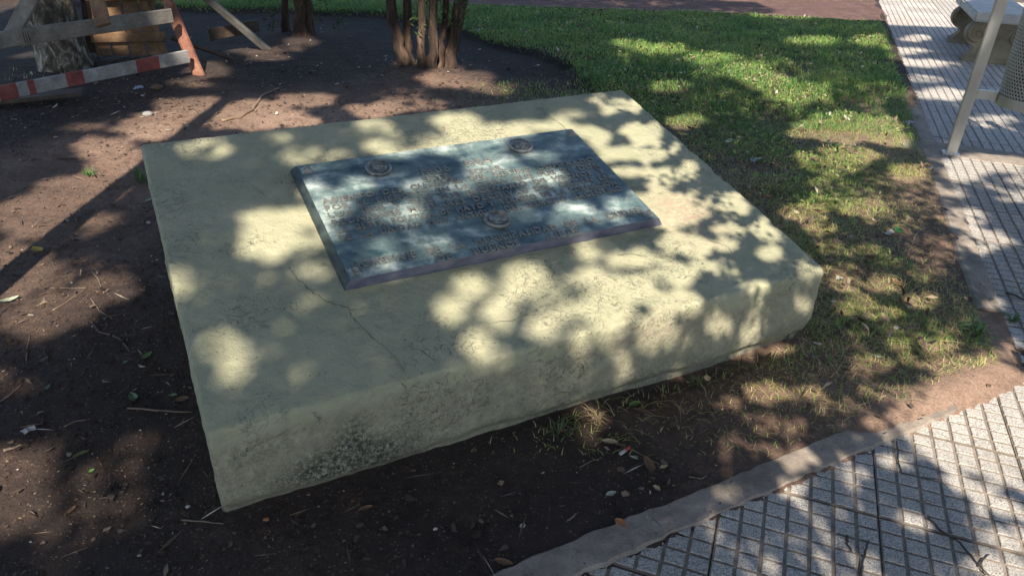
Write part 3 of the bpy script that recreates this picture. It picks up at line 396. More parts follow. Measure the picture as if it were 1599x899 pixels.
# ------------------------------------------------------------------ tile paving
TC, TRW, NC, NR = .0597, .0535, 7, 8              # pad pitch across and along, pads per tile
TWd, TL = TC * NC, TRW * NR
def tile_mesh(name, seed=0):
    mb = MB(); rr = random.Random(seed)
    x0, x1, y0, y1 = .0015, TWd - .0015, .003, TL - .003
    mb.add([(x0, y0, -.0048), (x1, y0, -.0048), (x1, y1, -.0048), (x0, y1, -.0048), (x0, y0, -.035), (x1, y0, -.035), (x1, y1, -.035), (x0, y1, -.035)],
           [(0, 1, 2, 3), (0, 4, 5, 1), (1, 5, 6, 2), (2, 6, 7, 3), (3, 7, 4, 0)])
    gxw, gyw = .0046, .0042
    for a in range(NC):
        for b in range(NR):
            ax, bx = a * TC + gxw + rr.uniform(-.0008, .0008), (a + 1) * TC - gxw + rr.uniform(-.0008, .0008)
            ay, by = b * TRW + gyw + rr.uniform(-.0006, .0006), (b + 1) * TRW - gyw + rr.uniform(-.0006, .0006)
            if b == 0: ay += .004
            if b == NR - 1: by -= .003
            z = rr.uniform(-.0008, .0006); c = .0018
            top = [(ax + c, ay + c, z), (bx - c, ay + c, z), (bx - c, by - c, z), (ax + c, by - c, z)]
            mid = [(ax, ay, z - .0025), (bx, ay, z - .0025), (bx, by, z - .0025), (ax, by, z - .0025)]
            bot = [(x, y, -.0046) for x, y, _ in mid]
            mb.add(top + mid + bot, [(0, 1, 2, 3)] + [(k, 4 + k, 4 + (k + 1) % 4, (k + 1) % 4) for k in range(4)] + [(4 + k, 8 + k, 8 + (k + 1) % 4, 4 + (k + 1) % 4) for k in range(4)])
    me = bpy.data.meshes.new(name); me.from_pydata(mb.v, [], mb.f); me.materials.append(M_TILE); me.update(); return me
TPROTO = [tile_mesh('paving_tile', k) for k in range(4)]
bed = MB(); bed.add([(.0, .6, -.030), (8, .6, -.030), (9, 14, -.030), (KR.x + TU.x * 12, KR.y + TU.y * 12, -.030), (KR.x, KR.y, -.030), (1.75, 2.1, -.030), (.18, 1.266, -.030), (-.6, .85, -.030), (-.6, .6, -.030)], [(0, 1, 2, 3, 4, 5, 6, 7, 8)])
paving = tag(bed.build('paved_path', M_JOINT), kind='structure')
OT = Vector((1.038, 1.507, 0)) - TU * .004         # a joint corner read off the photo
PMt = Matrix(((TV.x, TU.x, 0), (TV.y, TU.y, 0), (0, 0, 1)))
rotT = math.atan2(TV.y, TV.x)
ntile = 0
for a in range(-8, 14):
    for b in range(-3, 26):
        o = OT + TV * (a * TWd) + TU * (b * TL)
        cs = [o + TV * (i_ * TWd) + TU * (j_ * TL) for i_ in (0, 1) for j_ in (0, 1)]
        cen = sum(cs, Vector()) / 4
        # keep what the photograph shows (with a margin)
        v = Vector((cen.x, cen.y, -1.55)); dep = v.dot(Vector(CF)); 
        if dep < .9 or cen.y > 11.6: continue
        sx = v.dot(Vector(CX)) / dep * .7317; sy = v.dot(Vector(CD)) / dep * .7317 / .5622
        m = .36 / dep
        if abs(sx) > .5 + m or sy > .5 + m * 1.4: continue
        ds = [float(paved_d(np.array([p.x]), np.array([p.y]))[0]) for p in cs]
        if max(ds) < .01: continue
        me = TPROTO[random.randrange(4)]
        if min(ds) < 0.0:
            aa = [(p - KR).dot(TV) for p in cs]; bb = [(p - KN).dot(NV) for p in cs]
            # cut to the kerb line (the union of two half planes)
            bm = bmesh.new(); bm.from_mesh(me); 
            def cut(bm_, P0, Nn, outer):
                pl = PMt.transposed() @ (P0 - o); nl = PMt.transposed() @ Nn
                bmesh.ops.bisect_plane(bm_, geom=bm_.verts[:] + bm_.edges[:] + bm_.faces[:], plane_co=pl, plane_no=nl, clear_inner=not outer, clear_outer=outer)
            if max(aa) <= .0: cut(bm, KN, NV, False)
            elif max(bb) <= .0: cut(bm, KR, TV, False)
            else:
                bm2 = bm.copy(); cut(bm, KN, NV, False); cut(bm2, KN, NV, True); cut(bm2, KR, TV, False)
                t2 = bpy.data.meshes.new('tmp'); bm2.to_mesh(t2); bm.from_mesh(t2); bpy.data.meshes.remove(t2); bm2.free()
            if not bm.faces: bm.free(); continue
            me = bpy.data.meshes.new('cut_tile'); bm.to_mesh(me); bm.free(); me.materials.append(M_TILE)
        t = link('tile', me, None, paving, (o.x, o.y, random.uniform(-.0015, .001)), (random.uniform(-.002, .002), random.uniform(-.002, .002), rotT)); ntile += 1
# cement patch round the bin feet
xs = []; m_ = 40; cpt = Vector((3.12, 4.56, 0)); Vp = [(cpt.x, cpt.y, .004)]
for k in range(m_):
    a = 2 * math.pi * k / m_; e = max(abs(math.cos(a)) / .60, abs(math.sin(a)) / .125); rr_ = 1 / e * (1 + .10 * float(vnoise(np.array([[math.cos(a) * 3, math.sin(a) * 3]]), 2, 6)[0]))
    p = cpt + TV * (rr_ * math.cos(a)) + TU * (rr_ * math.sin(a)); Vp.append((p.x, p.y, .003)); 
for k in range(m_): x, y, z = Vp[1 + k]; Vp.append((cpt.x + (x - cpt.x) * 1.02, cpt.y + (y - cpt.y) * 1.02, -.012))
mb = MB(); mb.add(Vp, [(0, 1 + k, 1 + (k + 1) % m_) for k in range(m_)] + [(1 + k, 1 + m_ + k, 1 + m_ + (k + 1) % m_, 1 + (k + 1) % m_) for k in range(m_)])
tag(mb.build('cement_patch', M_CONC), kind='structure')

# ------------------------------------------------------------------ memorial plinth with bronze plaque
root = tag(empty('memorial_plinth', PO, PROT), 'low sloping khaki painted concrete plinth carrying a dark bronze plaque', 'monument')
def rounded_block():
    st = .0115; r = .011
    dims = np.array([PW, PD, 1.0]); ns = (int(PW / st), int(PD / st), 30)
    V = []; F = []; b = 0
    zs = np.r_[0, np.linspace(.001, 1, 30)]
    def facegrid(u_, v_, fn, flip):
        nonlocal b
        A_, B_ = np.meshgrid(u_, v_, indexing='ij'); P_ = fn(A_.ravel(), B_.ravel()); n0, n1 = len(u_), len(v_)
        i = np.arange(n0 * n1).reshape(n0, n1) + b; f = np.c_[i[:-1, :-1].ravel(), i[1:, :-1].ravel(), i[1:, 1:].ravel(), i[:-1, 1:].ravel()]
        F.append(f[:, ::-1] if flip else f); V.append(P_); b += n0 * n1
    def edge(n, L):  # denser close to the edges so that they round cleanly
        e = np.array([0, .25, .5, .75, 1.0]) * r * 1.2; return np.r_[e, np.linspace(e[-1], L - e[-1], n)[1:-1], (L - e)[::-1]]
    us, vs, ws = edge(ns[0], PW), edge(ns[1], PD), edge(34, 1.0)
    facegrid(us, vs, lambda a, c_: np.c_[a, c_, a * 0 + 1], False)
    facegrid(us, ws, lambda a, c_: np.c_[a, a * 0, c_], False)
    facegrid(us, ws, lambda a, c_: np.c_[a, a * 0 + PD, c_], True)
    facegrid(vs, ws, lambda a, c_: np.c_[a * 0, a, c_], True)
    facegrid(vs, ws, lambda a, c_: np.c_[a * 0 + PW, a, c_], False)
    V = np.concatenate(V); F = np.concatenate(F)
    zt = PH + PT * V[:, 1]; z = -.05 + (zt + .05) * V[:, 2]
    P = np.c_[V[:, 0], V[:, 1], z]
    # rounding (the front right corner is worn rounder)
    rr = r + .012 * sstep(.35, .0, np.hypot(P[:, 0] - PW, P[:, 1])) 
    lo = np.c_[rr, rr, np.full(len(P), -9.)]; hi = np.c_[PW - rr, PD - rr, zt - rr]
    C = np.clip(P, lo, hi); d = P - C; L = np.linalg.norm(d, axis=1); on = L > 1e-9
    nrm = np.zeros_like(P); nrm[on] = d[on] / L[on, None]
    P[on] = C[on] + nrm[on] * np.minimum(rr[on], L[on])[:, None] * 1.0
    Pr = C + nrm * rr[:, None]; P[on] = Pr[on]
    top = V[:, 2] > .985
    amp = np.where(P[:, 2] < zt - .03, .0055, .0018)
    P += nrm * (amp * fbm(P, 7, 20) + np.where(P[:, 2] < zt - .03, .0036, .0024) * fbm(P, 26, 24) + .0012 * vnoise(P, 70, 28))[:, None]
    # chips knocked out of the arrises
    for k_ in range(14):
        cx_ = RNG.uniform(0, PW); e_ = RNG.integers(0, 3); c0 = np.array([cx_, 0, PH]) if e_ < 2 else np.array([PW, RNG.uniform(0, PD), 0]); c0[2] = PH + PT * c0[1]
        dd = np.linalg.norm((P - c0) / np.array([RNG.uniform(.015, .04), .018, .014]), axis=1); P -= (P - (C - nrm * .004)) * (.5 * np.exp(-dd ** 2))[:, None]
    # broken lower edge of the render
    k = .030 * sstep(.055, .0, P[:, 2] - .018 * fbm(P, 5, 33)) + .02 * sstep(.10, .0, P[:, 2]) * sstep(1.6, 2.1, P[:, 0])
    P[:, 1] += np.where(V[:, 1] < .02, k, 0); P[:, 0] -= np.where(V[:, 0] > PW - .02, k * 1.3, 0)
    # a soft ridge where the newer paint coat ends, just below the front arris
    x, y, zz = P[:, 0], P[:, 1], P[:, 2]
    front = (V[:, 1] < .03)
    dz = zt - zz
    moss = front * (np.exp(-(((x - .34) / .17) ** 2 + ((zz - .075) / .055) ** 2)) * 1.5 + np.exp(-(((x - .36) / .05) ** 2 + ((zz - .16) / .07) ** 2)) * .8 + .55 * sstep(.13, .02, zz) * (vnoise(P, 6, 40) * .5 + .5) + .35 * np.exp(-(((x - 1.35) / .3) ** 2 + ((zz - .05) / .04) ** 2)))
    bare = front * sstep(.035, .075, dz + .02 * fbm(P, 6, 44)) * np.clip(1.05 - .15 * x, .55, 1) + (V[:, 0] > PW - .02) * .5 * sstep(.25, .05, zz)
    pink = np.where(top, np.exp(-(((x - 1.80) / .13) ** 2 + ((y - .44) / .16) ** 2)), 0) + .4 * front * np.exp(-(((x - 1.35) / .2) ** 2 + ((zz - .25) / .06) ** 2))
    me = npmesh('slab', P, F, {'moss': np.clip(moss, 0, 1), 'bare': np.clip(bare, 0, 1), 'pink': np.clip(pink, 0, 1)}, True)
    bm = bmesh.new(); bm.from_mesh(me); bmesh.ops.remove_doubles(bm, verts=bm.verts, dist=.0008); bmesh.ops.recalc_face_normals(bm, faces=bm.faces); bm.to_mesh(me); bm.free()
    return me
slab = link('slab', rounded_block(), M_PLINTH, root)
# top plane frame inside the plinth: s along, t up the slope
ca, sa = math.cos(R(12.5)), math.sin(R(12.5))
def tp(s, t, h=0.0): return Vector((s, t * ca - h * sa, PH + t * sa + h * ca))
def ribbon(pts, w, h=.0008, face='T', seed=0):
    """a hair crack: thin tapering strip lying on the slab"""
    w *= .55
    rr = random.Random(seed); mb = MB(); fine = []
    for (a, b) in zip(pts[:-1], pts[1:]):
        for k in range(6):
            t = k / 6; fine.append((a[0] + (b[0] - a[0]) * t + rr.uniform(-.004, .004), a[1] + (b[1] - a[1]) * t + rr.uniform(-.004, .004)))
    fine.append(pts[-1]); Vv = []; n_ = len(fine)
    for k, (s, t) in enumerate(fine):
        a = fine[max(k - 1, 0)]; c_ = fine[min(k + 1, n_ - 1)]; d = Vector((c_[0] - a[0], c_[1] - a[1], 0)).normalized(); nn = Vector((-d.y, d.x, 0))
        ww = w * (.35 + .65 * math.sin(math.pi * min(1, .12 + .88 * k / (n_ - 1)))) * rr.uniform(.35, 1.15)
        for sg in (-1, 1):
            p = (s + nn.x * ww * sg / 2, t + nn.y * ww * sg / 2)
            Vv.append(tp(p[0], p[1], h + .0028) if face == 'T' else Vector((p[0], -h - .0062, p[1])))
    mb.add(Vv, [(2 * k, 2 * k + 1, 2 * k + 3, 2 * k + 2) for k in range(n_ - 1)]); return mb.build('crack', M_CRACK, slab)
CRK = [([(.335, .56), (.345, .50), (.375, .42), (.405, .37), (.455, .325), (.455, .27), (.49, .17), (.515, .10), (.525, .025)], .0065),
       ([(.27, 1.07), (.31, 1.06), (.335, 1.0), (.36, .93), (.385, .90)], .0030), ([(1.62, 1.28), (1.64, 1.19), (1.66, 1.08), (1.70, .99)], .0035), ([(1.66, 1.08), (1.735, 1.03)], .003),
       ([(.66, 1.365), (.73, 1.37), (.76, 1.352)], .004), ([(.56, .12), (.60, .09), (.62, .03)], .004), ([(1.40, .30), (1.46, .285), (1.50, .26)], .005),
       ([(.44, .32), (.50, .31), (.53, .30)], .003), ([(1.87, .62), (1.93, .55)], .004), ([(1.78, .28), (1.83, .22), (1.82, .17)], .004), ([(2.02, .22), (2.05, .16)], .004), ([(.12, .40), (.16, .385), (.19, .40)], .004),
       ([(.10, .80), (.105, .77)], .005), ([(.25, .72), (.26, .70)], .006), ([(.80, .14), (.90, .12), (1.0, .14)], .003)]
for k, (p, w) in enumerate(CRK): ribbon(p, w, seed=k)
for k, (p, w) in enumerate([([(.26, .285), (.275, .255), (.272, .235)], .006), ([(.05, .20), (.10, .225), (.17, .235), (.24, .262)], .003), ([(1.08, .20), (1.10, .165), (1.09, .14)], .006), ([(.60, .27), (.63, .255)], .005), ([(.95, .08), (1.02, .10), (1.09, .085)], .005)]): ribbon(p, w, face='F', seed=50 + k)

# plaque: bevelled bronze plate
PS0, PS1, PT0, PT1, PTH = .466, 1.664, .405, 1.090, .034
def plate():
    bm = bmesh.new()
    def ring(i, h, y_in=0): return [bm.verts.new(tp(s, t, h)) for s, t in ((PS0 + i, PT0 + i * .25), (PS1 - i, PT0 + i * .25), (PS1 - i, PT1 - i), (PS0 + i, PT1 - i))]
    rs = [ring(0, -.006), ring(.0015, .006), ring(.017, PTH - .004), ring(.021, PTH)]
    for a, b in zip(rs[:-1], rs[1:]):
        for k in range(4): bm.faces.new((a[k], a[(k + 1) % 4], b[(k + 1) % 4], b[k]))
    fc = bm.faces.new(rs[-1])
    bmesh.ops.recalc_face_normals(bm, faces=bm.faces)
    me = bpy.data.meshes.new('plaque'); bm.to_mesh(me); bm.free(); me.materials.append(M_BRONZE); me.materials.append(M_BRONZE_LIT); me.materials.append(M_BRONZE_SHADE)
    for p in me.polygons:
        if p.normal.z < .9: p.material_index = 1 if p.normal.y < -.3 else 2  # front bevel painted lighter, other sides darker: shading put into the bronze colour
    return me
plaque = link('plaque', plate(), None, root)
TILT = Matrix.Rotation(R(12.5), 4, 'X')
GLYPH = {}
def glyph(ch):
    """raised cast letter, one mesh shared by all letters alike"""
    if ch in GLYPH: return GLYPH[ch]
    cu = bpy.data.curves.new('letter', 'FONT'); cu.body = ch; cu.size = 1; cu.extrude = .03; cu.bevel_depth = .012; cu.bevel_resolution = 0; cu.resolution_u = 3; cu.offset = .014
    ob = bpy.data.objects.new('letter', cu); COL.objects.link(ob); dg = bpy.context.evaluated_depsgraph_get(); dg.update()
    me = bpy.data.meshes.new_from_object(ob.evaluated_get(dg)); me.name = 'letter'; bpy.data.objects.remove(ob); bpy.data.curves.remove(cu)
    n_ = len(me.vertices); co = np.empty(n_ * 3); me.vertices.foreach_get('co', co); co = co.reshape(-1, 3)
    mn, mx = co.min(0), co.max(0); co[:, 0] -= mn[0]; co[:, 1] /= .69; co[:, 2] = (co[:, 2] - mn[2]) / (mx[2] - mn[2])
    me.vertices.foreach_set('co', co.ravel()); me.materials.clear(); me.materials.append(M_LETTER); me.update()
    GLYPH[ch] = (me, mx[0] - mn[0]); return GLYPH[ch]
def text_line(txt, s0, s1, t, hgt):
    adv = []; x = 0
    for ch in txt:
        if ch == ' ': x += .30; adv.append(None); continue
        adv.append(x); x += glyph(ch)[1] + .13
    k = (s1 - s0) / (x - .13)
    for ch, a_ in zip(txt, adv):
        if a_ is None: continue
        o = link('letter', glyph(ch)[0], None, plaque, tp(s0 + a_ * k, t + random.uniform(-.0004, .0004), PTH - .0005), (R(12.5), 0, random.uniform(-.005, .005))); o.scale = (k, hgt, .0058)
text_line('1806', .905, 1.022, .895, .040); text_line('1984', 1.088, 1.197, .905, .040)
text_line('ESTE', .895, 1.000, .850, .029); text_line('SOLAR', 1.080, 1.215, .852, .029)
for tx, t in (('ASIENTO  DEL  CUARTEL  DEL  RETIRO  COMPRADO', .813), ('POR  EL  EJERCITO  EN  LA  CASA  QUE  FUE  DE  DON', .771), ('LUIS  1806  Y  QUE  FUE  ESCENARIO  DE  HECHOS  Y', .729), ('REUNIONES  MILITARES  DECISIVAS  DEL  ORDEN  EN', .687), ('LA  GESTA  POLITICA  DE  MAYO  Y  TERMINO  DE  LA  FORMACION', .644), ('DE  LA  UNIDAD  MAS  ANTIGUA  DEL  EJERCITO  ARGENTINO', .601)):
    text_line(tx, .512, 1.606, t, .028)
text_line('HOMENAJE   DE   LA   MUNICIPALIDAD   DE   LA   CIUDAD', .512, 1.606, .455, .031)
text_line('DE', .775, .828, .413, .029); text_line('BUENOS', .905, 1.075, .413, .029); text_line('AIRES', 1.175, 1.31, .413, .029)
MT3 = TILT.to_3x3()
def medallion(s, t, r, seed):
    mb = MB(); c_ = tp(s, t, PTH)
    mb.lathe([(r, -.001), (r * 1.0, .010), (r * .93, .0145), (r * .84, .0145), (r * .80, .010), (r * .3, .0105), (.001, .0105)], 32, c_, MT3)
    rr = random.Random(seed)
    for k in range(11):
        a = rr.uniform(0, 6.28); d = r * rr.uniform(0, .55); w = r * rr.uniform(.10, .22)
        o = tp(s + d * math.cos(a), t + d * math.sin(a), PTH + .009)
        mb.lathe([(w, 0), (w * .9, .0035), (w * .5, .006), (.0005, .0068)], 10, o, MT3)
    for k in range(5):
        a = rr.uniform(0, 6.28); P0 = [tp(s + r * .62 * math.cos(a + j * .35), t + r * .62 * math.sin(a + j * .35), PTH + .0115) for j in range(5)]
        mb.tube(P0, r * .05, 6)
    return mb.build('medallion', M_LETTER, plaque, True)
for k, (s, t) in enumerate(((.762, 1.010 - .038), (1.357, .985), (1.055, .562))): medallion(s, t, .049, k + 2)
for s, t in ((.514, 1.028), (.514, .441), (1.616, 1.030), (1.614, .441)):
    mb = MB()
    for (w, h0, h1) in ((.020, -.0005, .004), (.015, .004, .009), (.010, .009, .014)):
        mb.add([tp(s + w * a, t + w * b, PTH + h0) for a, b in ((-1, -1), (1, -1), (1, 1), (-1, 1))] + [tp(s + w * .78 * a, t + w * .78 * b, PTH + h1) for a, b in ((-1, -1), (1, -1), (1, 1), (-1, 1))], [(0, 1, 5, 4), (1, 2, 6, 5), (2, 3, 7, 6), (3, 0, 4, 7), (4, 5, 6, 7)])
    ap = tp(s, t, PTH + .024); mb.add([tp(s + .0078 * a, t + .0078 * b, PTH + .0138) for a, b in ((-1, -1), (1, -1), (1, 1), (-1, 1))] + [ap], [(0, 1, 4), (1, 2, 4), (2, 3, 4), (3, 0, 4)])
    mb.build('corner_boss', M_LETTER, plaque)

# ------------------------------------------------------------------ trees in view
def leafcloud(name, C, size, mat, parent, seed=0, droop=.3, kind=None):
    """many small bent leaves at the points C"""
    rg = np.random.default_rng(seed); n_ = len(C); L = size * rg.uniform(.7, 1.3, n_); w = L * rg.uniform(.32, .5, n_)
    d = rg.normal(size=(n_, 3)); d[:, 2] -= droop; d /= np.linalg.norm(d, axis=1)[:, None]
    u = np.cross(d, rg.normal(size=(n_, 3))); u /= np.linalg.norm(u, axis=1)[:, None]; nn = np.cross(d, u)
    a = C - d * (L / 2)[:, None]; b = C + d * (L / 2)[:, None]; m1 = C + u * (w / 2)[:, None] + nn * (w * .18)[:, None] - d * (L * .08)[:, None]; m2 = C - u * (w / 2)[:, None] + nn * (w * .18)[:, None] - d * (L * .08)[:, None]
    V = np.stack([a, m1, b, m2], 1).reshape(-1, 3); k = np.arange(n_) * 4
    F = np.concatenate([np.c_[k, k + 1, k + 2], np.c_[k, k + 2, k + 3]])
    o = link(name, npmesh(name, V, F, {'tint': np.repeat(rg.uniform(0, 1, n_), 4)}), mat, parent)
    if kind: o['kind'] = kind
    return o
def stem_path(a, b, top, n_=16, wob=.02, seed=0):
    rr = random.Random(seed); a, b, top = Vector(a), Vector(b), Vector(top); P = []
    for k in range(n_):
        t = k / (n_ - 1)
        p = a.lerp(b, min(t / .35, 1)) if t < .35 else b.lerp(top, (t - .35) / .65)
        P.append(p + Vector((rr.uniform(-wob, wob), rr.uniform(-wob, wob), 0)) * (1 if 0 < k else .3))
    return P
def multistem(name, label, base, stems, crown_c, crown_r, seed, sprouts):
    bz = hz(*base); t = tag(empty(name, (base[0], base[1], bz)), label, 'tree'); tips = []
    for k, (dx, dy, bx, bz_, tx, ty, tz, r) in enumerate(stems):
        P = stem_path((dx, dy, -.06), (bx, dy, bz_), (tx, ty, tz), 18, .012, seed + k); rad = [.87 * r * (1.5 if j == 0 else 1.15 if j == 1 else .95 if j == 2 else (.86 + .09 * math.sin(j * 2.3 + k)) * (1.0 - .45 * j / 17)) for j in range(18)]
        mb = MB(); mb.tube(P, rad, 16, .22, True, seed + k)
        tips.append(P[-1])
        for j in range(4):                                             # limbs above
            q0 = P[9 + 2 * j]; dd = Vector((random.uniform(-1, 1), random.uniform(-1, 1), random.uniform(.5, 1.1))).normalized()
            mb.tube([q0, q0 + dd * .35, q0 + dd * .7 + Vector((0, 0, .1))], [r * .35, r * .22, r * .08], 7, .1)
        mb.build('stem', M_BARK, t, True)
    rg = np.random.default_rng(seed); n_ = 5200
    cl = rg.normal(size=(70, 3)) * np.array(crown_r) * .55 + np.array(crown_c); C = cl[rg.integers(0, 70, n_)] + rg.normal(size=(n_, 3)) * .16
    C = C[C[:, 2] > 1.75 - bz]
    leafcloud('crown', C, .07, M_LEAF, t, seed)
    for (x0, y0, z0, ln, nl) in sprouts:
        dd = Vector((random.uniform(-.6, .6), random.uniform(-.8, -.1), random.uniform(.2, .9))).normalized(); mb = MB(); P = [Vector((x0, y0, z0)) + dd * (ln * j / 4) + Vector((0, 0, .012 * j * j * .2)) for j in range(5)]
        mb.tube(P, [.0035, .003, .0026, .002, .001], 5); s_ = mb.build('sprout', M_BARK, t)
        Cs = np.array([np.array(P[random.randrange(1, 5)]) + np.array([random.gauss(0, .03) for _ in range(3)]) for _ in range(int(nl * 1.8))])
        leafcloud('sprout_leaves', Cs, .038, M_LEAF, s_, seed + int(x0 * 100) % 50 + 3)
    return t
B1 = (-.78, 6.25)
multistem('multi_stem_tree', 'brown multi stemmed tree rising from a soil mound behind the plinth', B1,
          [(-.165, .05, -.255, .33, -.40, .2, 2.6, .056), (-.145, .12, -.150, .30, -.12, .4, 2.8, .050), (-.02, -.05, -.005, .30, .10, -.1, 2.7, .052), (.065, -.05, .088, .29, .24, -.1, 2.9, .052), (.165, .12, .255, .33, .70, .35, 3.0, .088), (.115, .02, .150, .25, .36, .0, 2.5, .038), (.21, .05, .235, .26, .5, .1, 2.6, .045)],
          (.0, .2, 2.9), (1.3, 1.2, .7), 5, [(.30, .05, .28, .26, 26), (.34, .02, .40, .24, 24), (.24, .0, .34, .22, 20), (.0, -.02, .20, .20, 18), (.05, .2, .22, .25, 18), (.10, .25, .3, .3, 18), (-.05, .1, .34, .2, 12), (.38, .2, .5, .3, 26), (.30, .05, .5, .25, 24)])
B2 = (-2.13, 7.40)
multistem('multi_stem_tree', 'dark slim stemmed tree at the lawn edge between the barricade and the mound tree', B2,
          [(-.155, .12, -.13, .3, -.05, .3, 2.6, .050), (.03, -.05, .055, .3, .12, -.1, 2.8, .075), (.09, .0, .12, .3, .4, .1, 2.6, .062), (.0, .08, .02, .2, .1, .3, 2.6, .06)],
          (.1, .2, 2.8), (1.1, 1.1, .6), 31, [(.25, -.02, .12, .2, 26), (.32, .05, .08, .24, 26), (-.22, -.05, .05, .2, 14), (-.28, .0, .02, .15, 10), (.28, .1, .2, .25, 18)])

# ------------------------------------------------------------------ barricade round the plane trunk (left)
bar = tag(empty('wooden_barricade', (-2.6, 6.0, 0)), 'wooden trestle barricade with a red and white striped lower rail beside a mottled trunk', 'barrier')
OB = Vector((-2.6, 6.0, 0))
def bpart(name, a, b, w, t, mat, up=(0, 0, 1), parent=bar, jit=.04):
    mb = MB(); mb.bar(Vector(a) - (OB if parent is bar else Vector()), Vector(b) - (OB if parent is bar else Vector()), w, t, up, jit); return mb.build(name, mat, parent)
L1a, L1b = Vector((-2.505, 5.895, -.03)), Vector((-2.93, 6.22, 1.0))
L2a, L2b = Vector((-2.235, 6.82, -.02)), Vector((-2.90, 6.16, .92))
bpart('leg', L1a, L1b, .085, .075, M_REDWOOD, (1, .2, 0)); bpart('leg', L2a, L2b, .05, .06, M_GREYWOOD, (0, 1, 0))
RD = Vector((-.56, -.828, 0))
up1, up0 = Vector((-2.628, 5.86, .445)), Vector((-3.36, 4.80, .445))
bpart('rail', up1, up0, .105, .028, M_GREYWOOD)
lo1, lo0 = Vector((-2.545, 5.83, .155)), Vector((-3.34, 4.62, .155))
rail = bpart('striped_rail', lo1, lo0, .092, .026, M_WHITEPAINT)
def band(a, b): bpart('red_band', lo1.lerp(lo0, a) - OB, lo1.lerp(lo0, b) - OB, .094, .028, M_REDPAINT, parent=rail, jit=0)
for a, b in ((.175, .30), (.57, .652), (.795, .825), (.872, .95)): band(a, b)
bpart('board', (-2.86, 5.30, .47), (-3.06, 5.66, .88), .10, .028, M_BROWNWOOD, (1, 0, 0))
bpart('brace', (-3.36, 5.0, .40), (-3.05, 5.05, .80), .09, .03, M_GREYWOOD, (1, 0, 0))
bpart('brace', (-2.72, 6.06, .42), (-3.05, 6.5, .78), .07, .03, M_GREYWOOD, (0, 0, 1))
bpart('far_rail', (-2.66, 6.58, .16), (-2.32, 6.86, .20), .10, .03, M_DARKWOOD); bpart('far_rail', (-2.85, 6.6, .50), (-2.48, 7.0, .46), .12, .03, M_DARKWOOD)
bpart('stick', (-2.45, 6.45, .0), (-2.80, 6.15, .22), .03, .03, M_DARKWOOD, (1, 0, 0))
# rope tie on the upper rail
mb = MB()
for k in range(4):
    c0 = up1.lerp(up0, .80 + .012 * k) - OB
    mb.tube([c0 + Vector((.02 * math.sin(a) * .8, -.02 * math.sin(a) * .5, .058 * math.cos(a))) for a in np.linspace(0, 6.28, 13)], .006, 6)
mb.build('rope_tie', M_GREYWOOD, bar)
tz = hz(-3.62, 6.0)
tk = tag(empty('plane_tree', (-3.62, 6.0, tz)), 'thick tree trunk with mottled pale bark behind the barricade rails', 'tree')
mb = MB(); mb.tube([(0, 0, -.1), (0, .0, .05), (-.02, .02, .3), (-.03, .05, .9), (0, .1, 2.2), (.05, .15, 3.2)], [.22, .19, .175, .165, .15, .11], 22, .07, True, 3)
for j in range(5):
    a = j * 1.26; mb.tube([(0, .1, 2.2), (.6 * math.cos(a), .1 + .6 * math.sin(a), 3.0), (1.2 * math.cos(a), .1 + 1.2 * math.sin(a), 3.6)], [.08, .05, .02], 8, .1)
mb.build('trunk', M_PLANE, tk, True)
rg = np.random.default_rng(77); cl = rg.normal(size=(60, 3)) * np.array([.9, .9, .5]) + np.array([0, .2, 3.4]); C = cl[rg.integers(0, 60, 3500)] + rg.normal(size=(3500, 3)) * .18
leafcloud('crown', C[C[:, 2] > 2.0], .08, M_LEAF, tk, 9)
# leaning crate of planks behind the rails
cr = tag(empty('plank_crate', (-3.25, 6.35, 0)), 'broken brown plank crate leaning behind the barricade beside the mottled trunk', 'crate'); cr.rotation_euler = (R(-6), R(4), R(28))
for k in range(4):
    mb = MB(); mb.bar((-.20 + .13 * k, 0, .02), (-.20 + .13 * k - .02, .05, .62), .118, .022, (1, 0, 0), .03); mb.build('plank', M_BROWNWOOD, cr)
for z in (.16, .48):
    mb = MB(); mb.bar((-.28, -.024, z), (.28, -.03, z + .015), .075, .022, (0, 0, 1), .03); mb.build('batten', M_BROWNWOOD, cr)
mb = MB(); mb.bar((.27, .0, .0), (.10, .03, .66), .05, .04, (1, 0, 0), .05); mb.build('batten', M_BROWNWOOD, cr)
mb = MB(); mb.bar((-.28, .20, .02), (-.26, .22, .55), .10, .03, (1, 0, 0), .05); mb.build('plank', M_DARKWOOD, cr)
mb = MB(); mb.bar((-3.62, 4.86, .035), (-3.02, 5.13, .055), .03, .15, (0, 0, 1), .05)
tag(mb.build('loose_plank', M_DARKWOOD), 'dark weathered plank lying on the soil under the striped rail', 'plank')

# ------------------------------------------------------------------ litter bin
BL = Vector((2.755, 4.600, 0)); rotB = rotT
bn = tag(empty('litter_bin', (BL.x, BL.y, .003), rotB), 'perforated steel litter bin hung between two square posts on the paving', 'litter bin')
def boxpart(name, c_, s_, mat, parent, bev=.004):
    bm = bmesh.new(); bmesh.ops.create_cube(bm, size=1)
    for v in bm.verts: v.co = Vector((v.co.x * s_[0], v.co.y * s_[1], v.co.z * s_[2])) + Vector(c_)
    bmesh.ops.bevel(bm, geom=bm.edges[:], offset=bev, segments=2, affect='EDGES'); me = bpy.data.meshes.new(name); bm.to_mesh(me); bm.free(); return link(name, me, mat, parent)
for x in (0, .68):
    pst = boxpart('post', (x, 0, .53), (.060, .044, 1.06), M_STEEL, bn)
    boxpart('foot_plate', (x, 0, .004), (.10, .085, .008), M_STEEL, pst, .002)
    s = 1 if x == 0 else -1
    boxpart('bracket', (x + s * .085, .0, .385), (.11, .03, .055), M_STEEL, bn)
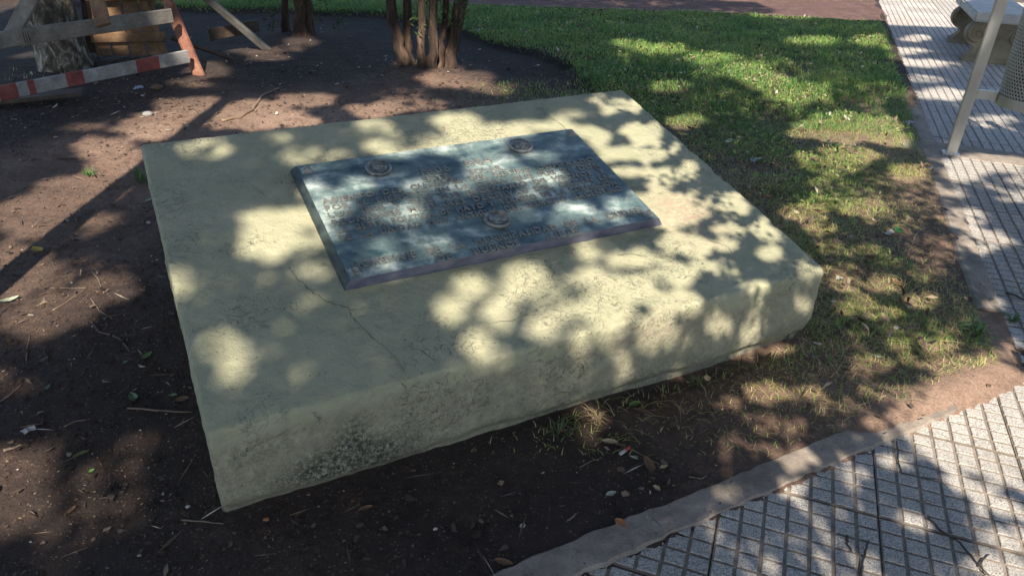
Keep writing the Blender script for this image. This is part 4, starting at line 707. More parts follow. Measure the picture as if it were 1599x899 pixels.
def perforated(zlo, zhi, r0, r1, cols, rows):
    V = []; F = []
    def pt(u, v): 
        a = 2 * math.pi * u / cols; r = r0 + (r1 - r0) * (v / rows); return (r * math.cos(a), r * math.sin(a), zlo + (zhi - zlo) * v / rows)
    K = 8
    for c_ in range(cols):
        for w in range(rows):
            b = len(V); u0 = c_ + (.5 if w % 2 else 0)
            sq = [(u0 + .5 + .5 * a, w + .5 + .5 * d) for a, d in ((1, 0), (1, 1), (0, 1), (-1, 1), (-1, 0), (-1, -1), (0, -1), (1, -1))]
            ho = [(u0 + .5 + .31 * math.cos(math.pi * k / 4), w + .5 + .31 * math.sin(math.pi * k / 4)) for k in range(K)]
            V += [pt(*p) for p in sq] + [pt(*p) for p in ho]
            F += [(b + k, b + (k + 1) % K, b + K + (k + 1) % K, b + K + k) for k in range(K)]
    return npmesh('basket', V, F)
bk = link('basket', perforated(.40, .92, .192, .216, 64, 27), M_STEELDARK, bn, (.34, 0, 0))
md = bk.modifiers.new('thickness', 'SOLIDIFY'); md.thickness = .0018
def hoop(name, r, z0, z1, t=.006):
    mb = MB(); n_ = 48; V = []; 
    for k in range(n_):
        a = 2 * math.pi * k / n_
        for (rr_, z) in ((r, z0), (r, z1), (r - t, z1), (r - t, z0)): V.append((.34 + rr_ * math.cos(a), rr_ * math.sin(a), z))
    F = [(k * 4 + j, ((k + 1) % n_) * 4 + j, ((k + 1) % n_) * 4 + (j + 1) % 4, k * 4 + (j + 1) % 4) for k in range(n_) for j in range(4)]
    mb.add(V, F); return mb.build(name, M_STEEL, bn)
hoop('bottom_hoop', .198, .345, .405); hoop('top_hoop', .222, .915, .95)
mb = MB(); mb.lathe([(.165, .362), (.178, .40), (.184, .62), (.186, .70), (.180, .705), (.172, .60), (.15, .37)], 32, (.34, 0, 0)); mb.build('liner', M_LAMPB, bn, True)
mb = MB(); mb.lathe([(.19, .352), (.19, .358)], 40, (.34, 0, 0)); mb.build('base_plate', M_STEELDARK, bn)

# ------------------------------------------------------------------ stone bench
BO = Vector((4.215, 7.335, .0))
bh = tag(empty('stone_bench', BO, rotT), 'cast stone bench with scroll carved supports on the paving behind the litter bin', 'bench')
bw = .44
def support(y0):
    h = .365; half = [(.0, 0), (.0, .045), (.035, .075), (.058, .10), (.062, .13), (.045, .145)]
    cxl, czl, rv = .062, .252, .108
    pr = list(half)
    for k in range(9):
        a = R(235 - 18 * k) ; pr.append((cxl + rv * math.cos(a), czl + rv * math.sin(a)))
    pr.append((.13, h))
    poly = pr + [(bw - x, z) for x, z in reversed(pr)]
    mb = MB(); mb.prism(poly, y0, y0 + .13); mb.box((bw / 2, y0 + .065, .022), (bw + .03, .165, .044)); o = mb.build('support', M_BENCH, bh)
    for sgn, c0 in ((1, cxl), (-1, bw - cxl)):
        mb = MB(); P = []
        for k in range(30):
            a = k / 29 * 4.2 * math.pi * .5; r_ = rv * (.86 - .72 * k / 29)
            P.append((c0 + sgn * r_ * math.cos(a + 2.2), y0 - .002, czl + r_ * math.sin(a + 2.2)))
        mb.tube(P, [.015 - .006 * k / 29 for k in range(30)], 7)
        mb.lathe([(.018, 0), (.016, .010), (.002, .014)], 12, (c0, y0 + .001, czl), Matrix.Rotation(R(90), 3, 'X')); mb.build('scroll', M_BENCH, o)
    mb = MB(); mb.tube([(.10, y0 - .001, .335), (.16, y0 - .001, .25), (.22, y0 - .001, .215), (bw - .16, y0 - .001, .25), (bw - .10, y0 - .001, .335)], .009, 6); mb.build('carved_swag', M_BENCH, o)
support(0.0); support(.92)
boxpart('seat', (bw / 2, .525, .408), (bw + .06, 1.20, .085), M_BENCHTOP, bh, .014)

# ------------------------------------------------------------------ lamp post and the shade trees that stand behind the viewpoint
lp = tag(empty('lamp_post', (-2.07, 1.70, 0)), 'slim dark green lamp post standing left of the plinth', 'lamp post')
mb = MB(); mb.lathe([(.11, 0), (.10, .12), (.075, .18), (.062, .5), (.060, 3.4), (.045, 4.2)], 20); mb.build('pole', M_LAMP, lp, True)
mb = MB(); mb.lathe([(.05, 4.2), (.15, 4.3), (.19, 4.5), (.15, 4.7), (.02, 4.8)], 20); mb.build('globe', M_GLASS, lp, True)
# canopy: leaves hang where the photograph shows shade on the ground and leave the gaps that its sun flecks show
gsx0, gsx1, gsy0, gsy1, gst = -5.4, 6.6, .2, 12.2, .01
gw, gh = int((gsx1 - gsx0) / gst), int((gsy1 - gsy0) / gst)
sx_ = gsx0 + (np.arange(gw) + .5) * gst; sy_ = gsy0 + (np.arange(gh) + .5) * gst
GAP = np.zeros((gh, gw), np.float32)
for (cx_, cy_, ax, ay, bx, by, st) in GAPS:
    A2 = np.array([[ax, bx], [ay, by]]); det = np.linalg.det(A2)
    if abs(det) < 1e-9: continue
    gg = (.085 if cx_ > 1.35 or cy_ > 4.9 else .045 if cx_ < -1.0 else .006 if (cx_ > -.85 and 2.3 < cy_ < 3.75) else -.004) if not (.6 < cx_ < 2.0 and 2.2 < cy_ < 4.9) else -.006
    if gg > .05: st = min(1, st * 1.3)
    elif cx_ <= -1.0 and cy_ < 5.2: st = 1 - (1 - st) * .35
    elif -1.0 < cx_ < 2.3 and 1.9 < cy_ < 5.0: st = 1 - (1 - st) * .5
    ea, eb = np.hypot(ax, ay), np.hypot(bx, by); A2 = np.c_[A2[:, 0] * (1 + (GROW + gg) / ea), A2[:, 1] * (1 + (GROW + gg) / eb)]
    iv = np.linalg.inv(A2); ext = np.abs(A2).sum(1) * 1.15
    x0, x1 = np.searchsorted(sx_, [cx_ - ext[0], cx_ + ext[0]]); y0, y1 = np.searchsorted(sy_, [cy_ - ext[1], cy_ + ext[1]])
    if x1 <= x0 or y1 <= y0: continue
    XX, YY = np.meshgrid(sx_[x0:x1] - cx_, sy_[y0:y1] - cy_); d = np.hypot(iv[0, 0] * XX + iv[0, 1] * YY, iv[1, 0] * XX + iv[1, 1] * YY)
    d = d * (1 + .22 * vnoise(np.c_[XX.ravel() + cx_, YY.ravel() + cy_], 11, 70).reshape(XX.shape))
    GAP[y0:y1, x0:x1] = np.maximum(GAP[y0:y1, x0:x1], (st if st < .93 else 1.0) * (d < 1.0))
XX, YY = np.meshgrid(sx_, sy_); nzf = vnoise(np.c_[XX.ravel(), YY.ravel()], 1.6, 81).reshape(XX.shape)
GAP[(XX > 3.0 + .3 * nzf) & (YY > 9.15 + .25 * nzf - .0 * XX)] = 1.0
GAP[(XX > .6 + .8 * nzf) & (YY > 10.2 + .3 * nzf)] = 1.0
# a clear sky slot beside the lamp post shadow comes from the flecks listed above
def canopy(n_, zlo, zhi, seed, size):
    rg = np.random.default_rng(seed)
    sx = rg.uniform(gsx0, gsx1, n_); sy = rg.uniform(gsy0, gsy1, n_)
    fine = sstep(.75, 1.0, sx) * sstep(2.3, .9, sx - .0) * sstep(3.0, 3.3, sy) * sstep(4.4, 4.0, sy)
    z = rg.uniform(zlo, zhi, n_) - fine * (zlo - 2.3) * .7
    z = z - 1.1 * sstep(.35, .7, sx) * sstep(2.5, 2.1, sx) * sstep(5.2, 4.7, sy) + sstep(5.0, 6.2, sy) * 2.4 + sstep(2.1, 2.6, sx) * .8 + 1.6 * sstep(.45, .1, sx)
    gpv = GAP[np.clip(((sy - gsy0) / gst).astype(int), 0, gh - 1), np.clip(((sx - gsx0) / gst).astype(int), 0, gw - 1)]
    keep = rg.uniform(0, 1, n_) > gpv * 1.02
    C = np.c_[sx, sy - z * COT, z][keep]
    return C
C = canopy(390000, 3.3, 5.0, 3, .08); C2 = canopy(230000, 3.6, 5.2, 13, .08); C2 = C2[C2[:, 0] < .55]; C = np.concatenate([C, C2])
finebox = lambda q: (q[:, 0] > -1.0) & (q[:, 0] < 2.3) & (q[:, 1] + q[:, 2] * COT > 1.9) & (q[:, 1] + q[:, 2] * COT < 5.0)
C = C[~finebox(C)]; CF_ = canopy(1250000, 3.3, 5.0, 33, .08); CF_ = CF_[finebox(CF_)]
def fine_sprays(seed):
    """low outer twigs whose single leaves draw crisp shadows on the right half of the plinth"""
    rg = np.random.default_rng(seed); n_ = 64; sx = rg.uniform(.55, 2.3, n_); sy = rg.uniform(2.3, 4.9, n_); z = rg.uniform(1.9, 2.5, n_)
    k = 26; ang = rg.uniform(0, 3.14, n_); t = rg.uniform(-.16, .16, (n_, k))
    X_ = sx[:, None] + np.cos(ang)[:, None] * t + rg.normal(0, .02, (n_, k)); Y_ = (sy - z * COT)[:, None] + np.sin(ang)[:, None] * t + rg.normal(0, .02, (n_, k)); Z_ = z[:, None] + rg.normal(0, .02, (n_, k))
    return np.c_[X_.ravel(), Y_.ravel(), Z_.ravel()]
FS = fine_sprays(4)
shade = []
for k, (bx, by, lab) in enumerate(((-5.9, -2.6, 'tall leafy tree shading the soil, standing far left of the viewpoint'), (7.2, -2.2, 'tall leafy tree shading the paving, standing right of the viewpoint'))):
    t = tag(empty('shade_tree', (bx, by, hz(bx, by))), lab, 'tree')
    part = C[(C[:, 0] < .6) if k == 0 else (C[:, 0] >= .6)]
    if k: leafcloud('low_spray', FS - np.array([bx, by, 0]), .052, M_LEAF, t, 44)
    fpart = CF_[(CF_[:, 0] < .6) if k == 0 else (CF_[:, 0] >= .6)]
    leafcloud('inner_crown', fpart - np.array([bx, by, 0]), .062, M_LEAF, t, 51 + k)
    leafcloud('crown', part - np.array([bx, by, 0]), .115, M_LEAF, t, 21 + k)
    mb = MB(); tx = 1 if k == 0 else -1
    mb.tube([(0, 0, -.1), (0, 0, .3), (.05 * tx, 0, 2), (.3 * tx, .1, 3.6), (1.0 * tx, .3, 4.8)], [.36, .28, .24, .19, .12], 18, .08, True, k)
    for j in range(7):
        yy = -2.0 + j * .9; mb.tube([(.3 * tx, .1, 3.6), (1.2 * tx, yy * .5, 4.7), (2.6 * tx, yy, 5.3)], [.10, .06, .025], 8, .1)
    mb.build('trunk', M_BARK, t, True)

# ------------------------------------------------------------------ grass
def grass(n_cand, seed, x0, x1, y0, y1, L0, w0, dens_fn, name, label, flat=False):
    rg = np.random.default_rng(seed); x = rg.uniform(x0, x1, n_cand); y = rg.uniform(y0, y1, n_cand)
    d = dens_fn(x, y); k = rg.uniform(0, 1, n_cand) < d; x, y, d = x[k], y[k], d[k]; n_ = len(x)
    z = height(x, y); L = L0 * rg.uniform(.5, 1.45, n_) * (.55 + .45 * d) * (1 + .45 * fbm(np.c_[x, y], 3.5, 66)) * (.45 if flat else 1); w = w0 * rg.uniform(.7, 1.3, n_)
    an = rg.uniform(0, 2 * np.pi, n_); lean = rg.uniform(.6, 1.6, n_) if not flat else rg.uniform(2.2, 2.8, n_); dx, dy = np.cos(an), np.sin(an)
    px, py = -dy, dx
    def P(t, hw):
        o = lean * t * t * L * .9; h = L * t * (1 - .35 * lean * t * .8)
        return np.c_[x + dx * o + px * hw, y + dy * o + py * hw, z - .004 + h]
    V = np.stack([P(0, -w / 2), P(0, w / 2), P(.55, -w * .42), P(.55, w * .42), P(1, 0 * w)], 1).reshape(-1, 3); b = np.arange(n_) * 5
    F = np.concatenate([np.c_[b, b + 1, b + 3], np.c_[b, b + 3, b + 2], np.c_[b + 2, b + 3, b + 4]])
    near = sstep(5.4, 3.4, y) * .18 + .20 * sstep(.7, .3, d)
    patch = fbm(np.c_[x, y], 1.6, 60)
    tint = np.clip(rg.normal(.41, .17, n_) + .22 * patch + near * rg.uniform(.0, 1.6, n_), 0, 1)
    if flat: tint = np.clip(rg.normal(.84, .12, n_), .4, 1)
    o = link(name, npmesh(name, V, F, {'tint': np.repeat(tint, 5)}), M_GRASS); return tag(o, label, 'grass', None, 'stuff')
def dens(x, y):
    p = np.c_[x, y]; d = field(GRASS, x, y, .13, .0)
    lx = (x - PO.x) * PU.x + (y - PO.y) * PU.y; ly = (x - PO.x) * PN.x + (y - PO.y) * PN.y
    d = np.where((x > .5) & (y > 5) & (y < 9.1), np.maximum(d, .85), d)
    d = np.where((y > 7.2) & (basin(x, y) < .5), np.maximum(d, .95), d)
    d = d * (1 - basin(x, y) * sstep(5.6, 6.2, y))
    d *= np.clip(1.0 + .75 * fbm(p, 4.5, 50), .0, 1.5); d = np.clip(d, 0, 1)
    d = np.where(paved_d(x, y) > -.10, 0, d); d = np.where((lx > -.01) & (lx < PW + .01) & (ly > -.005) & (ly < PD + .01), 0, d)
    ne = np.interp(x, [-9, -1.9, -.86, .64, 2.06, 3.4, 4.15, 4.6], [9.42, 9.34, 9.26, 9.14, 9.18, 9.08, 9.0, 9.6]); fe = np.interp(x, [-9, -1.7, 1.1, 4.62], [9.7, 9.72, 10.08, 10.5])
    d = np.where((ly < 0) & (lx < 1.75), d * .55, d)
    return np.where((y > ne - .02) & (y < fe + .02), .0, d)
grass(150000, 1, -.2, 2.9, 1.7, 5.2, .034, .0030, dens, 'grass', 'patchy green and straw coloured grass between the plinth and the side path')
grass(190000, 2, -4.6, 4.3, 5.2, 9.5, .055, .0046, dens, 'grass', 'dense green lawn behind the plinth up to the red dirt path')
grass(50000, 3, -5.5, 4.9, 9.5, 12.2, .06, .008, lambda x, y: np.where(dens(x, y) > 0, 1, 0.) * (y > 9.6), 'grass', 'strip of grass beyond the red dirt path')

grass(24000, 9, .2, 2.7, 1.75, 5.4, .11, .0022, lambda x, y: np.clip(dens(x, y) * 1.1 + .12 * (field(GRASS, x, y, .2, 0) > .02) * (paved_d(x, y) < -.1), 0, .75) * ((((x - PO.x) * PU.x + (y - PO.y) * PU.y) > PW + .01) | (((x - PO.x) * PN.x + (y - PO.y) * PN.y) < -.005)), 'dead_grass', 'flattened straw coloured dead grass between the plinth and the paving', True)
# ------------------------------------------------------------------ litter that nobody could count
def chips(n_, seed, name, label, smin, smax, long_=1.0, back=0.0):
    rg = np.random.default_rng(seed); x = rg.uniform(-3.8, 2.8, n_ * 4); y = 1.0 + rg.beta(1.0, 1.9, n_ * 4) * 7.0
    d = 1 - np.clip(field(GRASS, x, y, .2, 0) * 1.15, 0, 1); lx = (x - PO.x) * PU.x + (y - PO.y) * PU.y; ly = (x - PO.x) * PN.x + (y - PO.y) * PN.y
    if back: d = d * np.clip(sstep(3.6, 5.2, y), 1 - back, 1)
    clump = .35 + .65 * (vnoise(np.c_[x, y], 2.5, 90) * .5 + .5)
    pd = paved_d(x, y)
    ok = (pd < -.0) & ~((lx > -.01) & (lx < PW + .01) & (ly > -.005) & (ly < PD + .01)) & (rg.uniform(0, 1, n_ * 4) < d * clump * np.where(pd > -.13, .25, 1)); x, y = x[ok][:n_], y[ok][:n_]; n_ = len(x)
    kz = np.where(paved_d(x, y) > -.115, .014, 0.0); z = np.maximum(height(x, y), kz) + .002
    L = rg.uniform(smin, smax, n_) ; w = L * rg.uniform(.18, .5, n_) / long_; a = rg.uniform(0, 6.283, n_); tl = rg.normal(0, .25, (n_, 2))
    u = np.c_[np.cos(a), np.sin(a), tl[:, 0]]; v = np.c_[-np.sin(a), np.cos(a), tl[:, 1]]; c_ = np.c_[x, y, z + L * .10]
    up = np.c_[0 * x, 0 * x, w * .35]
    if long_ > 2:
        V = np.stack([c_ - u * (L / 2)[:, None], c_ + v * (w / 2)[:, None] + up, c_ + u * (L / 2)[:, None], c_ - v * (w / 2)[:, None] - up * .3], 1).reshape(-1, 3); k = np.arange(n_) * 4
        F = np.concatenate([np.c_[k, k + 1, k + 2], np.c_[k, k + 2, k + 3]]); K_ = 4
    else:                                                               # ragged scraps with six uneven corners
        K_ = 6; V = []
        for j in range(K_):
            an = 2 * np.pi * j / K_ + rg.normal(0, .25, n_); rd = rg.uniform(.55, 1.15, n_)
            V.append(c_ + u * (np.cos(an) * rd * L / 2)[:, None] + v * (np.sin(an) * rd * w / 2 * 1.6)[:, None] + np.c_[0 * x, 0 * x, rg.uniform(0, .22, n_) * L])
        V = np.stack(V, 1).reshape(-1, 3); k = np.arange(n_) * K_
        F = np.concatenate([np.c_[k, k + j, k + j + 1] for j in range(1, K_ - 1)])
    t = np.where(rg.uniform(0, 1, n_) < .05, rg.uniform(.9, 1, n_), rg.beta(1.2, 2.2, n_) * .85)
    return tag(link(name, npmesh(name, V, F, {'tint': np.repeat(t, K_)}), M_LITTER), label, 'litter', None, 'stuff')
chips(17000, 5, 'soil_crumbs', 'small bark flakes, seeds and crumbs strewn over the bare soil', .004, .012)
chips(5200, 6, 'leaf_litter', 'dry brown leaf scraps scattered over the bare soil', .012, .038, 1.0, .8)
chips(1300, 8, 'twig_litter', 'thin broken twigs and straw scattered over the bare soil', .03, .10, 7.0)
def clods(n_, seed):
    """small lumps of earth"""
    rg = np.random.default_rng(seed); x = rg.uniform(-3.6, 2.5, n_ * 3); y = 1.0 + rg.beta(1, 2.0, n_ * 3) * 6.0; pd = paved_d(x, y)
    lx = (x - PO.x) * PU.x + (y - PO.y) * PU.y; ly = (x - PO.x) * PN.x + (y - PO.y) * PN.y
    ok = (pd < -.125) & ~((lx > .0) & (lx < PW) & (ly > .0) & (ly < PD)) & (rg.uniform(0, 1, n_ * 3) < .3 + .7 * (vnoise(np.c_[x, y], 4, 95) > -.1)); x, y = x[ok][:n_], y[ok][:n_]; n_ = len(x)
    z = height(x, y); s_ = .0028 * np.exp(rg.normal(0, .55, n_)); c_ = np.c_[x, y, z + s_ * .3]
    D = np.array([[1, 0, 0], [0, 1, 0], [-1, 0, 0], [0, -1, 0], [0, 0, 1.0]]); a = rg.uniform(0, 6.28, n_); ca_, sa_ = np.cos(a), np.sin(a)
    V = []
    for d_ in D:
        q_ = d_ * 1.0; r_ = s_ * rg.uniform(.6, 1.5, n_); V.append(c_ + np.c_[(q_[0] * ca_ - q_[1] * sa_) * r_, (q_[0] * sa_ + q_[1] * ca_) * r_, q_[2] * r_ * .9])
    V = np.stack(V, 1).reshape(-1, 3); k = np.arange(n_) * 5
    F = np.concatenate([np.c_[k, k + 1, k + 4], np.c_[k + 1, k + 2, k + 4], np.c_[k + 2, k + 3, k + 4], np.c_[k + 3, k, k + 4]])
    dr = field(DRY_LIT, V[:, 0], V[:, 1], .28, .12)
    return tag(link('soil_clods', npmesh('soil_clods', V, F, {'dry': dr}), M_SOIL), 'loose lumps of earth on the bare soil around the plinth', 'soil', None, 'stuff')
clods(26000, 12)
# broad leaved clover and fallen leaves in the lawn
rg = np.random.default_rng(88); x = rg.uniform(-.5, 4.2, 60000); y = rg.uniform(2.0, 9.0, 60000)
k = (dens(x, y) > .35) & (vnoise(np.c_[x, y], 2.6, 120) > .15) & (rg.uniform(0, 1, 60000) < .5); x, y = x[k], y[k]
tag(leafcloud('clover', np.c_[x, y, height(x, y) + rg.uniform(.012, .04, len(x))], .026, M_GRASS, None, 61, .0), 'broad leaved clover patches growing through the lawn', 'clover', None, 'stuff')
x = rg.uniform(-.5, 4.2, 2600); y = rg.uniform(2.0, 9.0, 2600); k = dens(x, y) > .3; x, y = x[k], y[k]
tag(leafcloud('lawn_leaves', np.c_[x, y, height(x, y) + rg.uniform(.02, .045, len(x))], .04, M_LITTER, None, 62, .0), 'small dry leaves fallen on the grass', 'fallen leaves', None, 'stuff')

